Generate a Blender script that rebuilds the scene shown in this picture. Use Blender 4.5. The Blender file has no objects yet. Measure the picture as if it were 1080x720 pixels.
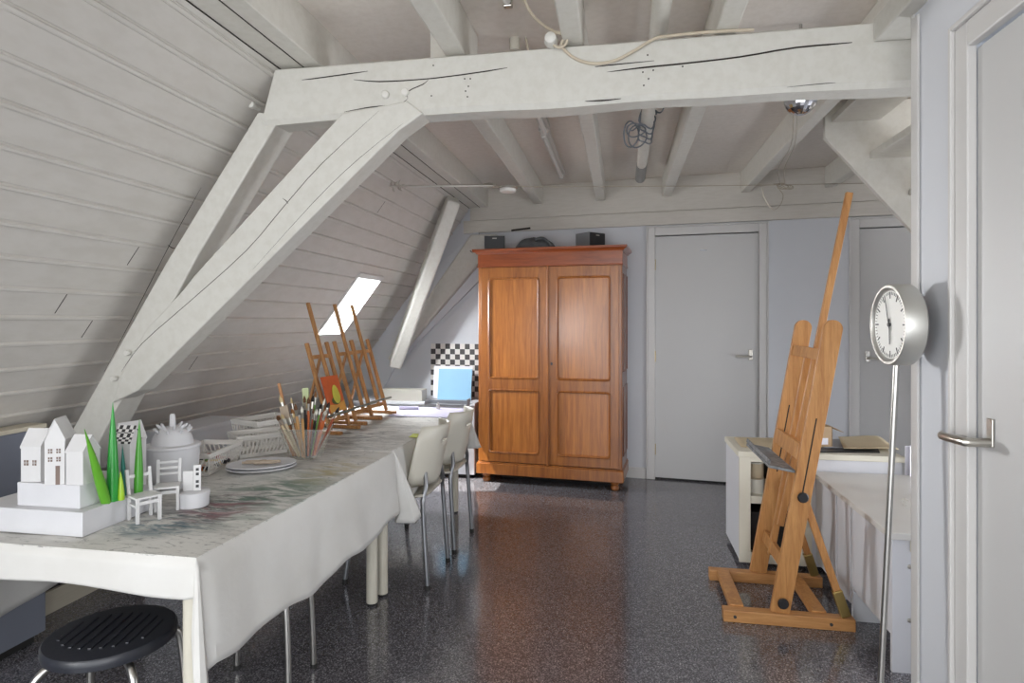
import bpy, bmesh, math, random
from mathutils import Vector, Matrix
random.seed(7)
PI = math.pi
sc = bpy.context.scene
COL = sc.collection

# ------------------------------------------------------------------ camera geometry
F = 650.0; UVP = 656.0; HOR = 338.0; H = 1.316
PSI = math.atan((UVP - 540.0) / F)
CP, SP = math.cos(PSI), math.sin(PSI)
CAM = Vector((0, 0, H))
def ray(u, v):
    a = (u - 540.0) / F; b = -(v - HOR) / F
    return Vector((-SP + a * CP, CP + a * SP, b))
def onz(u, v, z): d = ray(u, v); return CAM + d * ((z - H) / d.z)
def onx(u, v, x): d = ray(u, v); return CAM + d * (x / d.x)
def ony(u, v, y): d = ray(u, v); return CAM + d * (y / d.y)
WS = -0.1154; W0 = 5.28
WANG = math.atan(WS)
def onw(u, v, off=0.0):           # the end wall
    d = ray(u, v); t = (W0 - off) / (d.y - WS * d.x); return CAM + d * t
RTH = math.radians(53); RX0, RZ0 = -1.364, 2.33
RDIR = Vector((-math.cos(RTH), 0, -math.sin(RTH)))
RN = Vector((math.sin(RTH), 0, -math.cos(RTH)))   # into the room
def onr(u, v):                    # the sloping roof
    d = ray(u, v); p0 = Vector((RX0, 0, RZ0))
    return CAM + d * ((p0 - CAM).dot(RN) / d.dot(RN))

# ------------------------------------------------------------------ materials
def lin(c):
    return tuple((x / 12.92 if x <= .04045 else ((x + .055) / 1.055) ** 2.4) for x in c)
def rgb(r, g, b): return lin((r / 255, g / 255, b / 255)) + (1,)
class NT:
    def __init__(s, name):
        s.m = bpy.data.materials.new(name); s.m.use_nodes = True
        s.t = s.m.node_tree; s.b = s.t.nodes['Principled BSDF']
    def n(s, typ, **kw):
        o = s.t.nodes.new(typ)
        for k, v in kw.items(): setattr(o, k, v)
        return o
    def l(s, a, b): s.t.links.new(a, b)
    def coord(s, scale=(1, 1, 1), kind='Object'):
        tc = s.n('ShaderNodeTexCoord'); mp = s.n('ShaderNodeMapping')
        mp.inputs['Scale'].default_value = scale
        s.l(tc.outputs[kind], mp.inputs['Vector']); return mp.outputs['Vector']
    def noise(s, vec, scale, detail=3, rough=.5, dist=0):
        o = s.n('ShaderNodeTexNoise'); o.inputs['Scale'].default_value = scale
        o.inputs['Detail'].default_value = detail; o.inputs['Roughness'].default_value = rough
        o.inputs['Distortion'].default_value = dist
        if vec: s.l(vec, o.inputs['Vector'])
        return o.outputs['Fac']
    def ramp(s, fac, stops, interp='LINEAR'):
        o = s.n('ShaderNodeValToRGB'); o.color_ramp.interpolation = interp
        e = o.color_ramp.elements
        while len(e) < len(stops): e.new(.5)
        for i, (p, c) in enumerate(stops):
            e[i].position = p; e[i].color = c if len(c) == 4 else tuple(c) + (1,)
        s.l(fac, o.inputs['Fac']); return o.outputs['Color']
    def mix(s, fac, a, b, mode='MIX'):
        o = s.n('ShaderNodeMix', data_type='RGBA', blend_type=mode)
        for sock, val in ((o.inputs[0], fac), (o.inputs[6], a), (o.inputs[7], b)):
            if hasattr(val, 'is_linked'): s.l(val, sock)
            else: sock.default_value = val
        return o.outputs[2]
    def math(s, op, a, b):
        o = s.n('ShaderNodeMath', operation=op)
        for i, val in enumerate((a, b)):
            if hasattr(val, 'is_linked'): s.l(val, o.inputs[i])
            else: o.inputs[i].default_value = val
        return o.outputs[0]
    def bump(s, fac, strength=.2, dist=.002):
        o = s.n('ShaderNodeBump'); o.inputs['Strength'].default_value = strength
        o.inputs['Distance'].default_value = dist
        s.l(fac, o.inputs['Height']); s.l(o.outputs[0], s.b.inputs['Normal'])
    def col(s, c):
        if hasattr(c, 'is_linked'): s.l(c, s.b.inputs['Base Color'])
        else: s.b.inputs['Base Color'].default_value = c
    def set(s, rough=.5, metal=0, spec=.5):
        s.b.inputs['Roughness'].default_value = rough; s.b.inputs['Metallic'].default_value = metal
        s.b.inputs['Specular IOR Level'].default_value = spec
def plain(name, c, rough=.5, metal=0, var=.06, scale=6, spec=.5, bump=0):
    t = NT(name); v = t.coord()
    f = t.noise(v, scale, 4)
    d = tuple(x * (1 - var) for x in c[:3]) + (1,); e = tuple(min(1, x * (1 + var)) for x in c[:3]) + (1,)
    t.col(t.ramp(f, [(.3, d), (.7, e)])); t.set(rough, metal, spec)
    if bump: t.bump(t.noise(v, scale * 14, 3), bump, .001)
    return t.m
def painted(name, c, dirt=.12, stretch=(1, 1, 1), rough=.45):
    """old white paint over wood: soft blotches, fine streaks"""
    t = NT(name); v = t.coord(stretch)
    a = t.ramp(t.noise(v, 2.2, 5, .6), [(.3, tuple(x * (1 - dirt) for x in c[:3]) + (1,)), (.65, c)])
    s = t.ramp(t.noise(v, 30, 3, .6), [(.35, (.9, .89, .87, 1)), (.6, (1, 1, 1, 1))])
    t.col(t.mix(.6, a, s, 'MULTIPLY')); t.set(rough, 0, .35); t.bump(t.noise(v, 24, 4, .6), .25, .0015)
    return t.m
def wood(name, dark, light, stretch=(12, 12, 1), rough=.4, scale=3, coat=0, spec=.5):
    t = NT(name); v = t.coord(stretch)
    f = t.noise(v, scale, 5, .62, .6)
    g = t.noise(v, scale * 6, 3, .6)
    a = t.ramp(f, [(.28, dark), (.72, light)])
    b = t.ramp(g, [(.35, (.78, .74, .70, 1)), (.6, (1, 1, 1, 1))])
    t.col(t.mix(.55, a, b, 'MULTIPLY')); t.set(rough, 0, spec)
    t.b.inputs['Coat Weight'].default_value = coat; t.b.inputs['Coat Roughness'].default_value = .15
    t.bump(g, .08, .001)
    return t.m

M = {}
M['beam'] = painted('painted_beam', rgb(208, 206, 199), .04)
M['joist'] = painted('painted_joist', rgb(214, 211, 203), .04)
M['roof'] = painted('painted_boards', rgb(203, 199, 193), .04, (.6, .25, .6))
M['ceil'] = painted('ceiling_paint', rgb(232, 225, 217), .05)
M['wall'] = plain('wall_plaster', rgb(206, 208, 213), .65, 0, .015, 3, .3, .1)
M['plate'] = painted('painted_plank', rgb(206, 201, 193), .06, (.3, 2, 2))
M['doorp'] = plain('door_paint', rgb(196, 195, 194), .42, 0, .012, 2)
M['trim'] = plain('trim_gloss', rgb(203, 201, 199), .35, 0, .02, 4)
M['crack'] = plain('wood_crack', rgb(48, 42, 37), .9)
M['peg'] = painted('painted_peg', rgb(220, 218, 212), .05)
M['baseb'] = painted('beige_base', rgb(202, 194, 176), .06, (3, .2, 3))
M['bluegrey'] = plain('blue_grey_panel', rgb(112, 116, 128), .55, 0, .04, 5)
M['steel'] = plain('brushed_steel', rgb(178, 176, 172), .3, 1, .05, 20)
M['tubegrey'] = plain('grey_tube', rgb(150, 152, 156), .32, .85, .05, 20)
M['nickel'] = plain('nickel', rgb(190, 186, 178), .28, 1, .04, 20)
M['brass'] = plain('brass', rgb(190, 165, 105), .35, 1, .06, 20)
M['black'] = plain('black_plastic', rgb(30, 30, 33), .4, 0, .1)
M['rubber'] = plain('rubber', rgb(38, 37, 36), .7)
M['white_plastic'] = plain('white_plastic', rgb(212, 209, 204), .35, 0, .02)
M['ivory'] = plain('ivory_plastic', rgb(204, 200, 188), .38, 0, .03)
M['leg_white'] = plain('white_lacquer', rgb(214, 209, 194), .35, 0, .03)
M['matt_white'] = plain('matt_white', rgb(205, 205, 208), .7, 0, .03, 12, .3)
M['model_white'] = plain('model_white', rgb(206, 205, 205), .65, 0, .02, 25, .3)
M['brownhole'] = plain('window_hole', rgb(120, 104, 96), .8)
M['cab'] = plain('cabinet_cream', rgb(220, 216, 201), .45, 0, .03, 4)
M['worktop'] = plain('worktop_grey_white', rgb(208, 206, 202), .4, 0, .03, 4)
M['cabwhite'] = plain('cabinet_white', rgb(212, 213, 218), .4, 0, .02, 4)
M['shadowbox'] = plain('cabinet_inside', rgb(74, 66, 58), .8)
M['card'] = plain('cardboard', rgb(178, 152, 120), .8, 0, .06, 9)
M['kraft'] = plain('kraft_paper', rgb(196, 180, 150), .75, 0, .06, 5)
M['paper'] = plain('paper', rgb(232, 232, 240), .7, 0, .02, 7)
M['lilac'] = plain('lilac_paper', rgb(206, 203, 228), .7, 0, .03, 7)
M['greypaper'] = plain('grey_paper', rgb(150, 152, 158), .6, 0, .05, 7)
M['yellowgreen'] = plain('yellow_green_sheet', rgb(196, 206, 74), .6)
M['pink'] = plain('pink_sheet', rgb(190, 104, 138), .6)
M['hat'] = plain('dark_cloth', rgb(98, 100, 102), .9, 0, .25, 14, .2, .5)
M['spk'] = plain('speaker_side', rgb(118, 119, 121), .45, 0, .05)
M['ply'] = wood('light_ply', rgb(205, 172, 126), rgb(224, 194, 150), (4, 4, 1), .6)
M['blue'] = plain('light_blue_board', rgb(136, 180, 210), .55, 0, .04, 4)
M['greybox'] = plain('grey_card', rgb(172, 168, 160), .7, 0, .03)
M['rope'] = plain('beige_cable', rgb(196, 184, 164), .6, 0, .06, 30)
M['wire'] = plain('thin_wire', rgb(170, 160, 144), .4, .6)
M['cordgrey'] = plain('blue_grey_cord', rgb(112, 118, 126), .6, 0, .1, 30)
M['greysleeve'] = plain('grey_sleeve', rgb(142, 141, 138), .5)
M['silverclock'] = plain('clock_case', rgb(196, 195, 190), .38, .75, .03)
M['dial'] = plain('clock_dial', rgb(232, 231, 226), .5, 0, .01)
M['dark'] = plain('dark_ink', rgb(52, 52, 54), .5)
M['wood_easel'] = wood('easel_beech', rgb(168, 112, 60), rgb(204, 152, 94), (14, 14, 1.2), .42, 3)
M['wood_easel_x'] = wood('easel_beech_rail', rgb(170, 116, 66), rgb(204, 154, 100), (1.2, 14, 14), .42, 3)
M['wood_table_easel'] = wood('easel_dark_beech', rgb(142, 96, 54), rgb(200, 150, 96), (16, 16, 1.5), .45, 3)
M['wood_brush'] = wood('brush_wood', rgb(160, 104, 56), rgb(196, 142, 88), (10, 10, 1), .4, 3)
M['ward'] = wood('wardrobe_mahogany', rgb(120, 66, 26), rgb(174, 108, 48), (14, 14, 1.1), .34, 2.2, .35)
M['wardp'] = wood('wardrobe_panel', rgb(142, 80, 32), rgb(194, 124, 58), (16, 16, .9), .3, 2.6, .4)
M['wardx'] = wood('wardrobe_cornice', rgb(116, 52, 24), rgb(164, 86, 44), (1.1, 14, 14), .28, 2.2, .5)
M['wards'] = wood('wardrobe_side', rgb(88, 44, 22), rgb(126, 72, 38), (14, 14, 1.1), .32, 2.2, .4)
M['tray'] = plain('paint_stained_metal', rgb(122, 125, 127), .5, .1, .45, 40)
M['trayline'] = plain('paint_stained_tray', rgb(118, 118, 108), .6, 0, .35, 40)

def floor_mat():
    t = NT('speckled_vinyl'); v = t.coord()
    vo = t.n('ShaderNodeTexVoronoi'); vo.inputs['Scale'].default_value = 95; t.l(v, vo.inputs['Vector'])
    sp = t.ramp(vo.outputs['Distance'], [(.17, (1, 1, 1, 1)), (.3, (0, 0, 0, 1))])
    rn = t.n('ShaderNodeSeparateColor'); t.l(vo.outputs['Color'], rn.inputs[0])
    pick = t.ramp(rn.outputs[0], [(.5, (0, 0, 0, 1)), (.85, (1, 1, 1, 1))])
    vo2 = t.n('ShaderNodeTexVoronoi'); vo2.inputs['Scale'].default_value = 230; t.l(v, vo2.inputs['Vector'])
    rn2 = t.n('ShaderNodeSeparateColor'); t.l(vo2.outputs['Color'], rn2.inputs[0])
    base = t.ramp(rn2.outputs[1], [(.2, rgb(70, 68, 72)), (.62, rgb(96, 94, 99)), (.95, rgb(138, 136, 142))])
    f = t.math('MULTIPLY', sp, pick)
    t.col(t.mix(f, base, rgb(176, 174, 176)))
    sm = t.noise(v, 2.5, 4, .6)
    r = t.n('ShaderNodeMapRange'); r.inputs[3].default_value = .09; r.inputs[4].default_value = .16
    t.l(sm, r.inputs[0]); t.l(r.outputs[0], t.b.inputs['Roughness'])
    t.b.inputs['IOR'].default_value = 1.85
    return t.m
M['floor'] = floor_mat()
def seat_mat():
    t = NT('speckled_black_seat'); v = t.coord()
    vo = t.n('ShaderNodeTexVoronoi'); vo.inputs['Scale'].default_value = 34; t.l(v, vo.inputs['Vector'])
    sp = t.ramp(vo.outputs['Distance'], [(.05, (1, 1, 1, 1)), (.12, (0, 0, 0, 1))])
    rn = t.n('ShaderNodeSeparateColor'); t.l(vo.outputs['Color'], rn.inputs[0])
    pk = t.ramp(rn.outputs[0], [(.86, (0, 0, 0, 1)), (.9, (1, 1, 1, 1))])
    t.col(t.mix(t.math('MULTIPLY', sp, pk), rgb(43, 45, 52), rgb(176, 166, 150))); t.set(.34)
    t.bump(t.noise(v, 90, 3), .3, .001); return t.m
M['seat'] = seat_mat()
def glass_mat(name, tint, gloss, mixf):
    m = bpy.data.materials.new(name); m.use_nodes = True; t = m.node_tree
    for n in list(t.nodes): t.nodes.remove(n)
    o = t.nodes.new('ShaderNodeOutputMaterial'); mx = t.nodes.new('ShaderNodeMixShader')
    a = t.nodes.new('ShaderNodeBsdfTransparent'); b = t.nodes.new('ShaderNodeBsdfPrincipled')
    a.inputs[0].default_value = tint; b.inputs['Base Color'].default_value = (.8, .8, .78, 1)
    b.inputs['Roughness'].default_value = gloss; mx.inputs[0].default_value = mixf
    t.links.new(a.outputs[0], mx.inputs[1]); t.links.new(b.outputs[0], mx.inputs[2]); t.links.new(mx.outputs[0], o.inputs[0])
    return m
M['glass'] = glass_mat('window_glass', (.96, .97, .97, 1), .05, .06)
M['clear'] = glass_mat('clear_plastic', (.95, .95, .93, 1), .15, .12)
def cloth_mat(ztop, name):
    t = NT(name); v = t.coord(); v2 = t.coord((1, .28, 1)); v3 = t.coord((.35, 1, 1))
    base = t.ramp(t.noise(v, 3, 4, .6), [(.3, rgb(206, 204, 199)), (.7, rgb(216, 215, 212))])
    tc = t.n('ShaderNodeTexCoord'); sx = t.n('ShaderNodeSeparateXYZ'); t.l(tc.outputs['Object'], sx.inputs[0])
    top = t.math('GREATER_THAN', sx.outputs[2], ztop - .003)
    c = base
    smear = t.ramp(t.noise(v3, 9, 6, .7, 1.2), [(.46, (0, 0, 0, 1)), (.62, (1, 1, 1, 1))])
    c1 = t.mix(t.math('MULTIPLY', smear, .28), base, rgb(146, 146, 141))
    st = t.ramp(t.noise(v3, 26, 6, .74, 2.4), [(.555, (0, 0, 0, 1)), (.63, (1, 1, 1, 1))])
    c1 = t.mix(t.math('MULTIPLY', st, .58), c1, rgb(92, 94, 93))
    def patch(sc_, lo, hi, colr, cx, cy, rx, ry, amt, seed_):
        nonlocal c1
        mp = t.n('ShaderNodeMapping'); mp.inputs['Location'].default_value = (-cx / rx, -cy / ry, 0); mp.inputs['Scale'].default_value = (1 / rx, 1 / ry, 0)
        t.l(tc.outputs['Object'], mp.inputs['Vector'])
        ln = t.n('ShaderNodeVectorMath', operation='LENGTH'); t.l(mp.outputs[0], ln.inputs[0])
        b = t.ramp(ln.outputs['Value'], [(.25, (1, 1, 1, 1)), (1.0, (0, 0, 0, 1))])
        m2 = t.n('ShaderNodeMapping'); m2.inputs['Location'].default_value = (seed_, seed_ * 2.3, 0); t.l(v3, m2.inputs['Vector'])
        a = t.ramp(t.noise(m2.outputs[0], sc_, 5, .68, 1.4), [(lo, (0, 0, 0, 1)), (hi, (1, 1, 1, 1))])
        c1 = t.mix(t.math('MULTIPLY', t.math('MULTIPLY', a, b), amt), c1, colr)
    patch(14, .42, .56, rgb(70, 106, 88), -1.24, 2.0, .26, .42, .8, 3)
    patch(18, .44, .56, rgb(60, 66, 74), -1.34, 1.78, .22, .3, .8, 5)
    patch(16, .46, .58, rgb(136, 82, 92), -1.30, 1.83, .16, .2, .7, 7)
    patch(20, .46, .56, rgb(70, 104, 118), -1.36, 1.63, .2, .12, .8, 9)
    patch(13, .44, .58, rgb(172, 156, 88), -1.16, 2.38, .14, .3, .6, 11)
    patch(15, .46, .58, rgb(96, 98, 100), -1.42, 3.0, .4, .7, .6, 13)
    patch(16, .47, .58, rgb(120, 84, 60), -1.5, 2.75, .25, .3, .5, 15)
    patch(17, .46, .57, rgb(84, 112, 88), -1.75, 1.9, .3, .3, .4, 17)
    t.col(t.mix(top, c, c1)); t.set(.75, 0, .25)
    t.bump(t.noise(v3, 14, 4, .6, .8), .35, .004)
    return t.m
def checker_mat():
    t = NT('black_white_checks'); v = t.coord()
    ck = t.n('ShaderNodeTexChecker'); ck.inputs['Scale'].default_value = 1 / .0475
    t.l(v, ck.inputs['Vector']); ck.inputs[1].default_value = rgb(66, 63, 64); ck.inputs[2].default_value = rgb(222, 218, 214)
    t.col(ck.outputs['Color']); t.set(.45); return t.m
M['checks'] = checker_mat()
def clothdummy(): pass

# ------------------------------------------------------------------ mesh helpers
class B:
    def __init__(s): s.bm = bmesh.new()
    def quad(s, pts):
        try: s.bm.faces.new([s.bm.verts.new(Vector(p)) for p in pts])
        except ValueError: pass
    def hexa(s, p):     # 8 corner points: bottom ring 0-3, top ring 4-7
        v = [s.bm.verts.new(Vector(q)) for q in p]
        for f in ((3, 2, 1, 0), (4, 5, 6, 7), (0, 1, 5, 4), (1, 2, 6, 5), (2, 3, 7, 6), (3, 0, 4, 7)):
            s.bm.faces.new([v[i] for i in f])
        return s
    def box(s, x0, x1, y0, y1, z0, z1, tx=0, ty=0):
        x0, x1 = min(x0, x1), max(x0, x1); y0, y1 = min(y0, y1), max(y0, y1); z0, z1 = min(z0, z1), max(z0, z1)
        return s.hexa([(x0, y0, z0), (x1, y0, z0), (x1, y1, z0), (x0, y1, z0),
                       (x0 + tx, y0 + ty, z1), (x1 - tx, y0 + ty, z1), (x1 - tx, y1 - ty, z1), (x0 + tx, y1 - ty, z1)])
    def bar(s, p, q, w, h, side=(0, 1, 0), w2=None, h2=None):
        """a bar from p to q; w along `side`, h across it"""
        p, q = Vector(p), Vector(q); a = (q - p).normalized()
        sd = Vector(side); sd = (sd - a * sd.dot(a)).normalized(); n = a.cross(sd)
        w2 = w if w2 is None else w2; h2 = h if h2 is None else h2
        def ring(c, w, h): return [c - sd * w / 2 - n * h / 2, c + sd * w / 2 - n * h / 2, c + sd * w / 2 + n * h / 2, c - sd * w / 2 + n * h / 2]
        return s.hexa(ring(p, w, h) + ring(q, w2, h2))
    def tube(s, pts, r, seg=8, smooth=0, closed=False, caps=True):
        pts = [Vector(p) for p in pts]
        rs = list(r) if isinstance(r, (list, tuple)) else [r] * len(pts)
        if smooth:
            np_, nr = [], []; n = len(pts)
            rng = range(n if closed else n - 1)
            for i in rng:
                if closed: a, b, c, d = pts[(i - 1) % n], pts[i], pts[(i + 1) % n], pts[(i + 2) % n]
                else: a, b, c, d = pts[max(i - 1, 0)], pts[i], pts[i + 1], pts[min(i + 2, n - 1)]
                for k in range(smooth):
                    t = k / smooth
                    np_.append(.5 * ((2 * b) + (c - a) * t + (2 * a - 5 * b + 4 * c - d) * t * t + (3 * b - a - 3 * c + d) * t ** 3))
                    nr.append(rs[i] * (1 - t) + rs[(i + 1) % n] * t)
            if not closed: np_.append(pts[-1]); nr.append(rs[-1])
            pts, rs = np_, nr
        n = len(pts); rings = []; up = None
        for i in range(n):
            if closed: t = pts[(i + 1) % n] - pts[(i - 1) % n]
            else: t = pts[min(i + 1, n - 1)] - pts[max(i - 1, 0)]
            t = t.normalized() if t.length > 1e-9 else Vector((0, 0, 1))
            if up is None:
                up = Vector((0, 0, 1)) if abs(t.z) < .9 else Vector((1, 0, 0))
            up = (up - t * up.dot(t))
            up = up.normalized() if up.length > 1e-6 else t.orthogonal().normalized()
            w = t.cross(up)
            rings.append([s.bm.verts.new(pts[i] + (up * math.cos(2 * PI * k / seg) + w * math.sin(2 * PI * k / seg)) * rs[i]) for k in range(seg)])
        for i in range(n if closed else n - 1):
            a, b = rings[i], rings[(i + 1) % n]
            for k in range(seg):
                s.bm.faces.new((a[k], a[(k + 1) % seg], b[(k + 1) % seg], b[k]))
        if caps and not closed:
            s.bm.faces.new(rings[0][::-1]); s.bm.faces.new(rings[-1])
        return s
    def lathe(s, prof, c=(0, 0, 0), seg=24, axis=None, sx=1, sy=1):
        c = Vector(c); rings = []
        Mx = Matrix.Identity(3) if axis is None else Vector((0, 0, 1)).rotation_difference(Vector(axis)).to_matrix()
        for r, z in prof:
            rings.append([s.bm.verts.new(c + Mx @ Vector((max(r, 1e-5) * sx * math.cos(2 * PI * k / seg), max(r, 1e-5) * sy * math.sin(2 * PI * k / seg), z))) for k in range(seg)])
        for a, b in zip(rings, rings[1:]):
            for k in range(seg): s.bm.faces.new((a[k], a[(k + 1) % seg], b[(k + 1) % seg], b[k]))
        if prof[0][0] > 1e-4: s.bm.faces.new(rings[0][::-1])
        if prof[-1][0] > 1e-4: s.bm.faces.new(rings[-1])
        return s
    def prism(s, poly, ext):
        ext = Vector(ext); a = [s.bm.verts.new(Vector(p)) for p in poly]; b = [s.bm.verts.new(Vector(p) + ext) for p in poly]
        n = len(a); s.bm.faces.new(a[::-1]); s.bm.faces.new(b)
        for i in range(n): s.bm.faces.new((a[i], a[(i + 1) % n], b[(i + 1) % n], b[i]))
        return s
    def grid(s, fn, nu, nv, skip=None, closed=False):
        vs = [[s.bm.verts.new(Vector(fn(i / nu, j / nv))) for j in range(nv + 1)] for i in range(nu + 1)]
        for i in range(nu):
            for j in range(nv):
                if skip and skip(i, j): continue
                s.bm.faces.new((vs[i][j], vs[i + 1][j], vs[i + 1][j + 1], vs[i][j + 1]))
        return s
    def xf(s, m): s.bm.transform(m); return s
    def build(s, name, mat, parent=None, world=False, smooth=False, bevel=0, solid=0, loc=None, rotz=0, subsurf=0):
        bm = s.bm
        bmesh.ops.recalc_face_normals(bm, faces=bm.faces)
        me = bpy.data.meshes.new(name)
        o = bpy.data.objects.new(name, me)
        if parent is not None:
            o.parent = parent
            if world:
                off = Vector(parent.location); q = parent
                while q.parent is not None: q = q.parent; off = off + Vector(q.location)
                bm.transform(Matrix.Translation(-off))
        elif world:          # origin at the base of the thing's bounding box
            xs = [v.co for v in bm.verts]
            b = Vector(((min(p.x for p in xs) + max(p.x for p in xs)) / 2, (min(p.y for p in xs) + max(p.y for p in xs)) / 2, min(p.z for p in xs)))
            bm.transform(Matrix.Translation(-b)); o.location = b
        if loc is not None: o.location = loc
        o.rotation_euler.z = rotz
        bm.to_mesh(me); bm.free()
        if smooth:
            for p in me.polygons: p.use_smooth = True
            try: me.set_sharp_from_angle(angle=math.radians(38))
            except Exception: pass
        me.materials.append(M[mat] if isinstance(mat, str) else mat)
        if solid:
            md = o.modifiers.new('Solidify', 'SOLIDIFY'); md.thickness = solid; md.offset = 0
        if subsurf:
            md = o.modifiers.new('Subdivision', 'SUBSURF'); md.levels = subsurf; md.render_levels = subsurf
        if bevel:
            md = o.modifiers.new('Bevel', 'BEVEL'); md.width = bevel; md.segments = 2; md.limit_method = 'ANGLE'; md.angle_limit = math.radians(40)
        COL.objects.link(o); return o
def tag(o, label, cat, group=None):
    o['label'] = label; o['category'] = cat
    if group: o['group'] = group
    return o
def thing(name, label, cat, loc=(0, 0, 0), rotz=0, group=None):
    o = bpy.data.objects.new(name, None); o.empty_display_size = .05
    COL.objects.link(o); o.location = loc; o.rotation_euler.z = rotz
    return tag(o, label, cat, group)
def struct(o): o['kind'] = 'structure'; return o
def dup(root, loc, rotz=None, label=None):
    r = root.copy(); COL.objects.link(r); r.location = loc
    if rotz is not None: r.rotation_euler.z = rotz
    if label: r['label'] = label
    for ch in [c for c in bpy.data.objects if c.parent == root]:
        c = ch.copy(); COL.objects.link(c); c.parent = r
        for g in [q for q in bpy.data.objects if q.parent == ch]:
            d = g.copy(); COL.objects.link(d); d.parent = c
    return r

# ================================================================== THE ROOM
YB, YF = -1.6, 5.75
struct(B().box(-3.4, 3.2, YB, YF, -.1, 0).build('floor', 'floor'))
b = B().box(-2.6, 1.2, 2.74, 2.7425, 0, .0006)
struct(B().box(-1.3, 3.2, YB, YF, 2.5, 2.6).build('ceiling', 'ceil'))

# sloping boarded roof on the left, with a cut-out for the skylight
sk = [onr(378, 291), onr(402, 295), onr(358.9, 352), onr(332, 352)]
sy0 = (sk[0].y + sk[3].y) / 2; sy1 = (sk[1].y + sk[2].y) / 2
def rt(p): return (RZ0 - p.z) / math.sin(RTH)
st0 = (rt(sk[0]) + rt(sk[1])) / 2; st1 = (rt(sk[2]) + rt(sk[3])) / 2
def roofpt(t, y, off=0): return Vector((RX0, y, RZ0)) + RDIR * t + RN * off
PITCH = .1225; TMAX = 2.92
prof = [(-.03, 0)]
k = 0
t = .028
while t < TMAX:
    prof += [(t - .012, 0), (t - .009, -.003), (t - .005, -.003), (t - .002, .007), (t + .006, .008), (t + .011, .006), (t + .014, 0)]
    t += PITCH; k += 1
prof.append((TMAX, 0))
def off_at(tt):
    for (a, oa), (b_, ob) in zip(prof, prof[1:]):
        if a <= tt <= b_: return oa + (ob - oa) * (tt - a) / max(b_ - a, 1e-6)
    return 0
ts = sorted(set([p[0] for p in prof] + [st0, st1]))
b = B()
for a, c in zip(ts, ts[1:]):
    segs = [(YB, sy0), (sy1, YF)] if st0 - 1e-6 <= a and c <= st1 + 1e-6 else [(YB, YF)]
    for y0, y1 in segs:
        b.quad([roofpt(a, y0, off_at(a)), roofpt(a, y1, off_at(a)), roofpt(c, y1, off_at(c)), roofpt(c, y0, off_at(c))])
bmesh.ops.remove_doubles(b.bm, verts=b.bm.verts, dist=1e-5)
roof = struct(b.build('wall_left', 'roof'))
b = B()
for a, c, y0, y1 in ((-.2, st0 - .02, YB, YF), (st1 + .02, TMAX + .15, YB, YF), (st0 - .02, st1 + .02, YB, sy0 - .02), (st0 - .02, st1 + .02, sy1 + .02, YF)):
    b.quad([roofpt(a, y0, -.03), roofpt(a, y1, -.03), roofpt(c, y1, -.03), roofpt(c, y0, -.03)])
struct(b.build('wall_left_underlay', 'roof'))
# short board butt joints
b = B()
for u, v in ((64, 320), (88, 352), (245, 262), (132, 282), (402, 218), (200, 388)):
    p = onr(u, v); tt = rt(p); k0 = math.floor((tt - .028) / PITCH); a = .028 + k0 * PITCH + .012; c = a + PITCH - .03
    b.hexa([roofpt(a, p.y, -.002), roofpt(a, p.y + .003, -.002), roofpt(c, p.y + .003, -.002), roofpt(c, p.y, -.002),
            roofpt(a, p.y, .0008), roofpt(a, p.y + .003, .0008), roofpt(c, p.y + .003, .0008), roofpt(c, p.y, .0008)])
jt = b.build('board_joint', 'crack', roof)
# skylight
win = bpy.data.objects.new('window_1', None); COL.objects.link(win); struct(win); win.location = roofpt(st1, sy0, 0)
DEP = .06
b = B()
for (a, y0, c, y1) in ((st0, sy0, st0, sy1), (st1, sy0, st1, sy1), (st0, sy0, st1, sy0), (st0, sy1, st1, sy1)):
    b.quad([roofpt(a, y0, .012), roofpt(c, y1, .012), roofpt(c, y1, -DEP), roofpt(a, y0, -DEP)])
b.build('reveal', 'trim', win, True, solid=.012)
b = B(); e = .035
def rb(t0, t1, y0, y1, o0, o1):
    b.hexa([roofpt(t0, y0, o0), roofpt(t1, y0, o0), roofpt(t1, y1, o0), roofpt(t0, y1, o0), roofpt(t0, y0, o1), roofpt(t1, y0, o1), roofpt(t1, y1, o1), roofpt(t0, y1, o1)])
rb(st0 - e, st0, sy0 - .012, sy1 + .012, 0, .016); rb(st1, st1 + .012, sy0 - .012, sy1 + .012, 0, .012)
rb(st0, st1, sy0 - .012, sy0, 0, .012); rb(st0, st1, sy1, sy1 + .012, 0, .012)
b.build('window_frame', 'trim', win, True)
b = B(); rb(st0, st1, sy0, sy1, -DEP, -DEP + .005); b.build('pane', 'glass', win, True)

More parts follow.
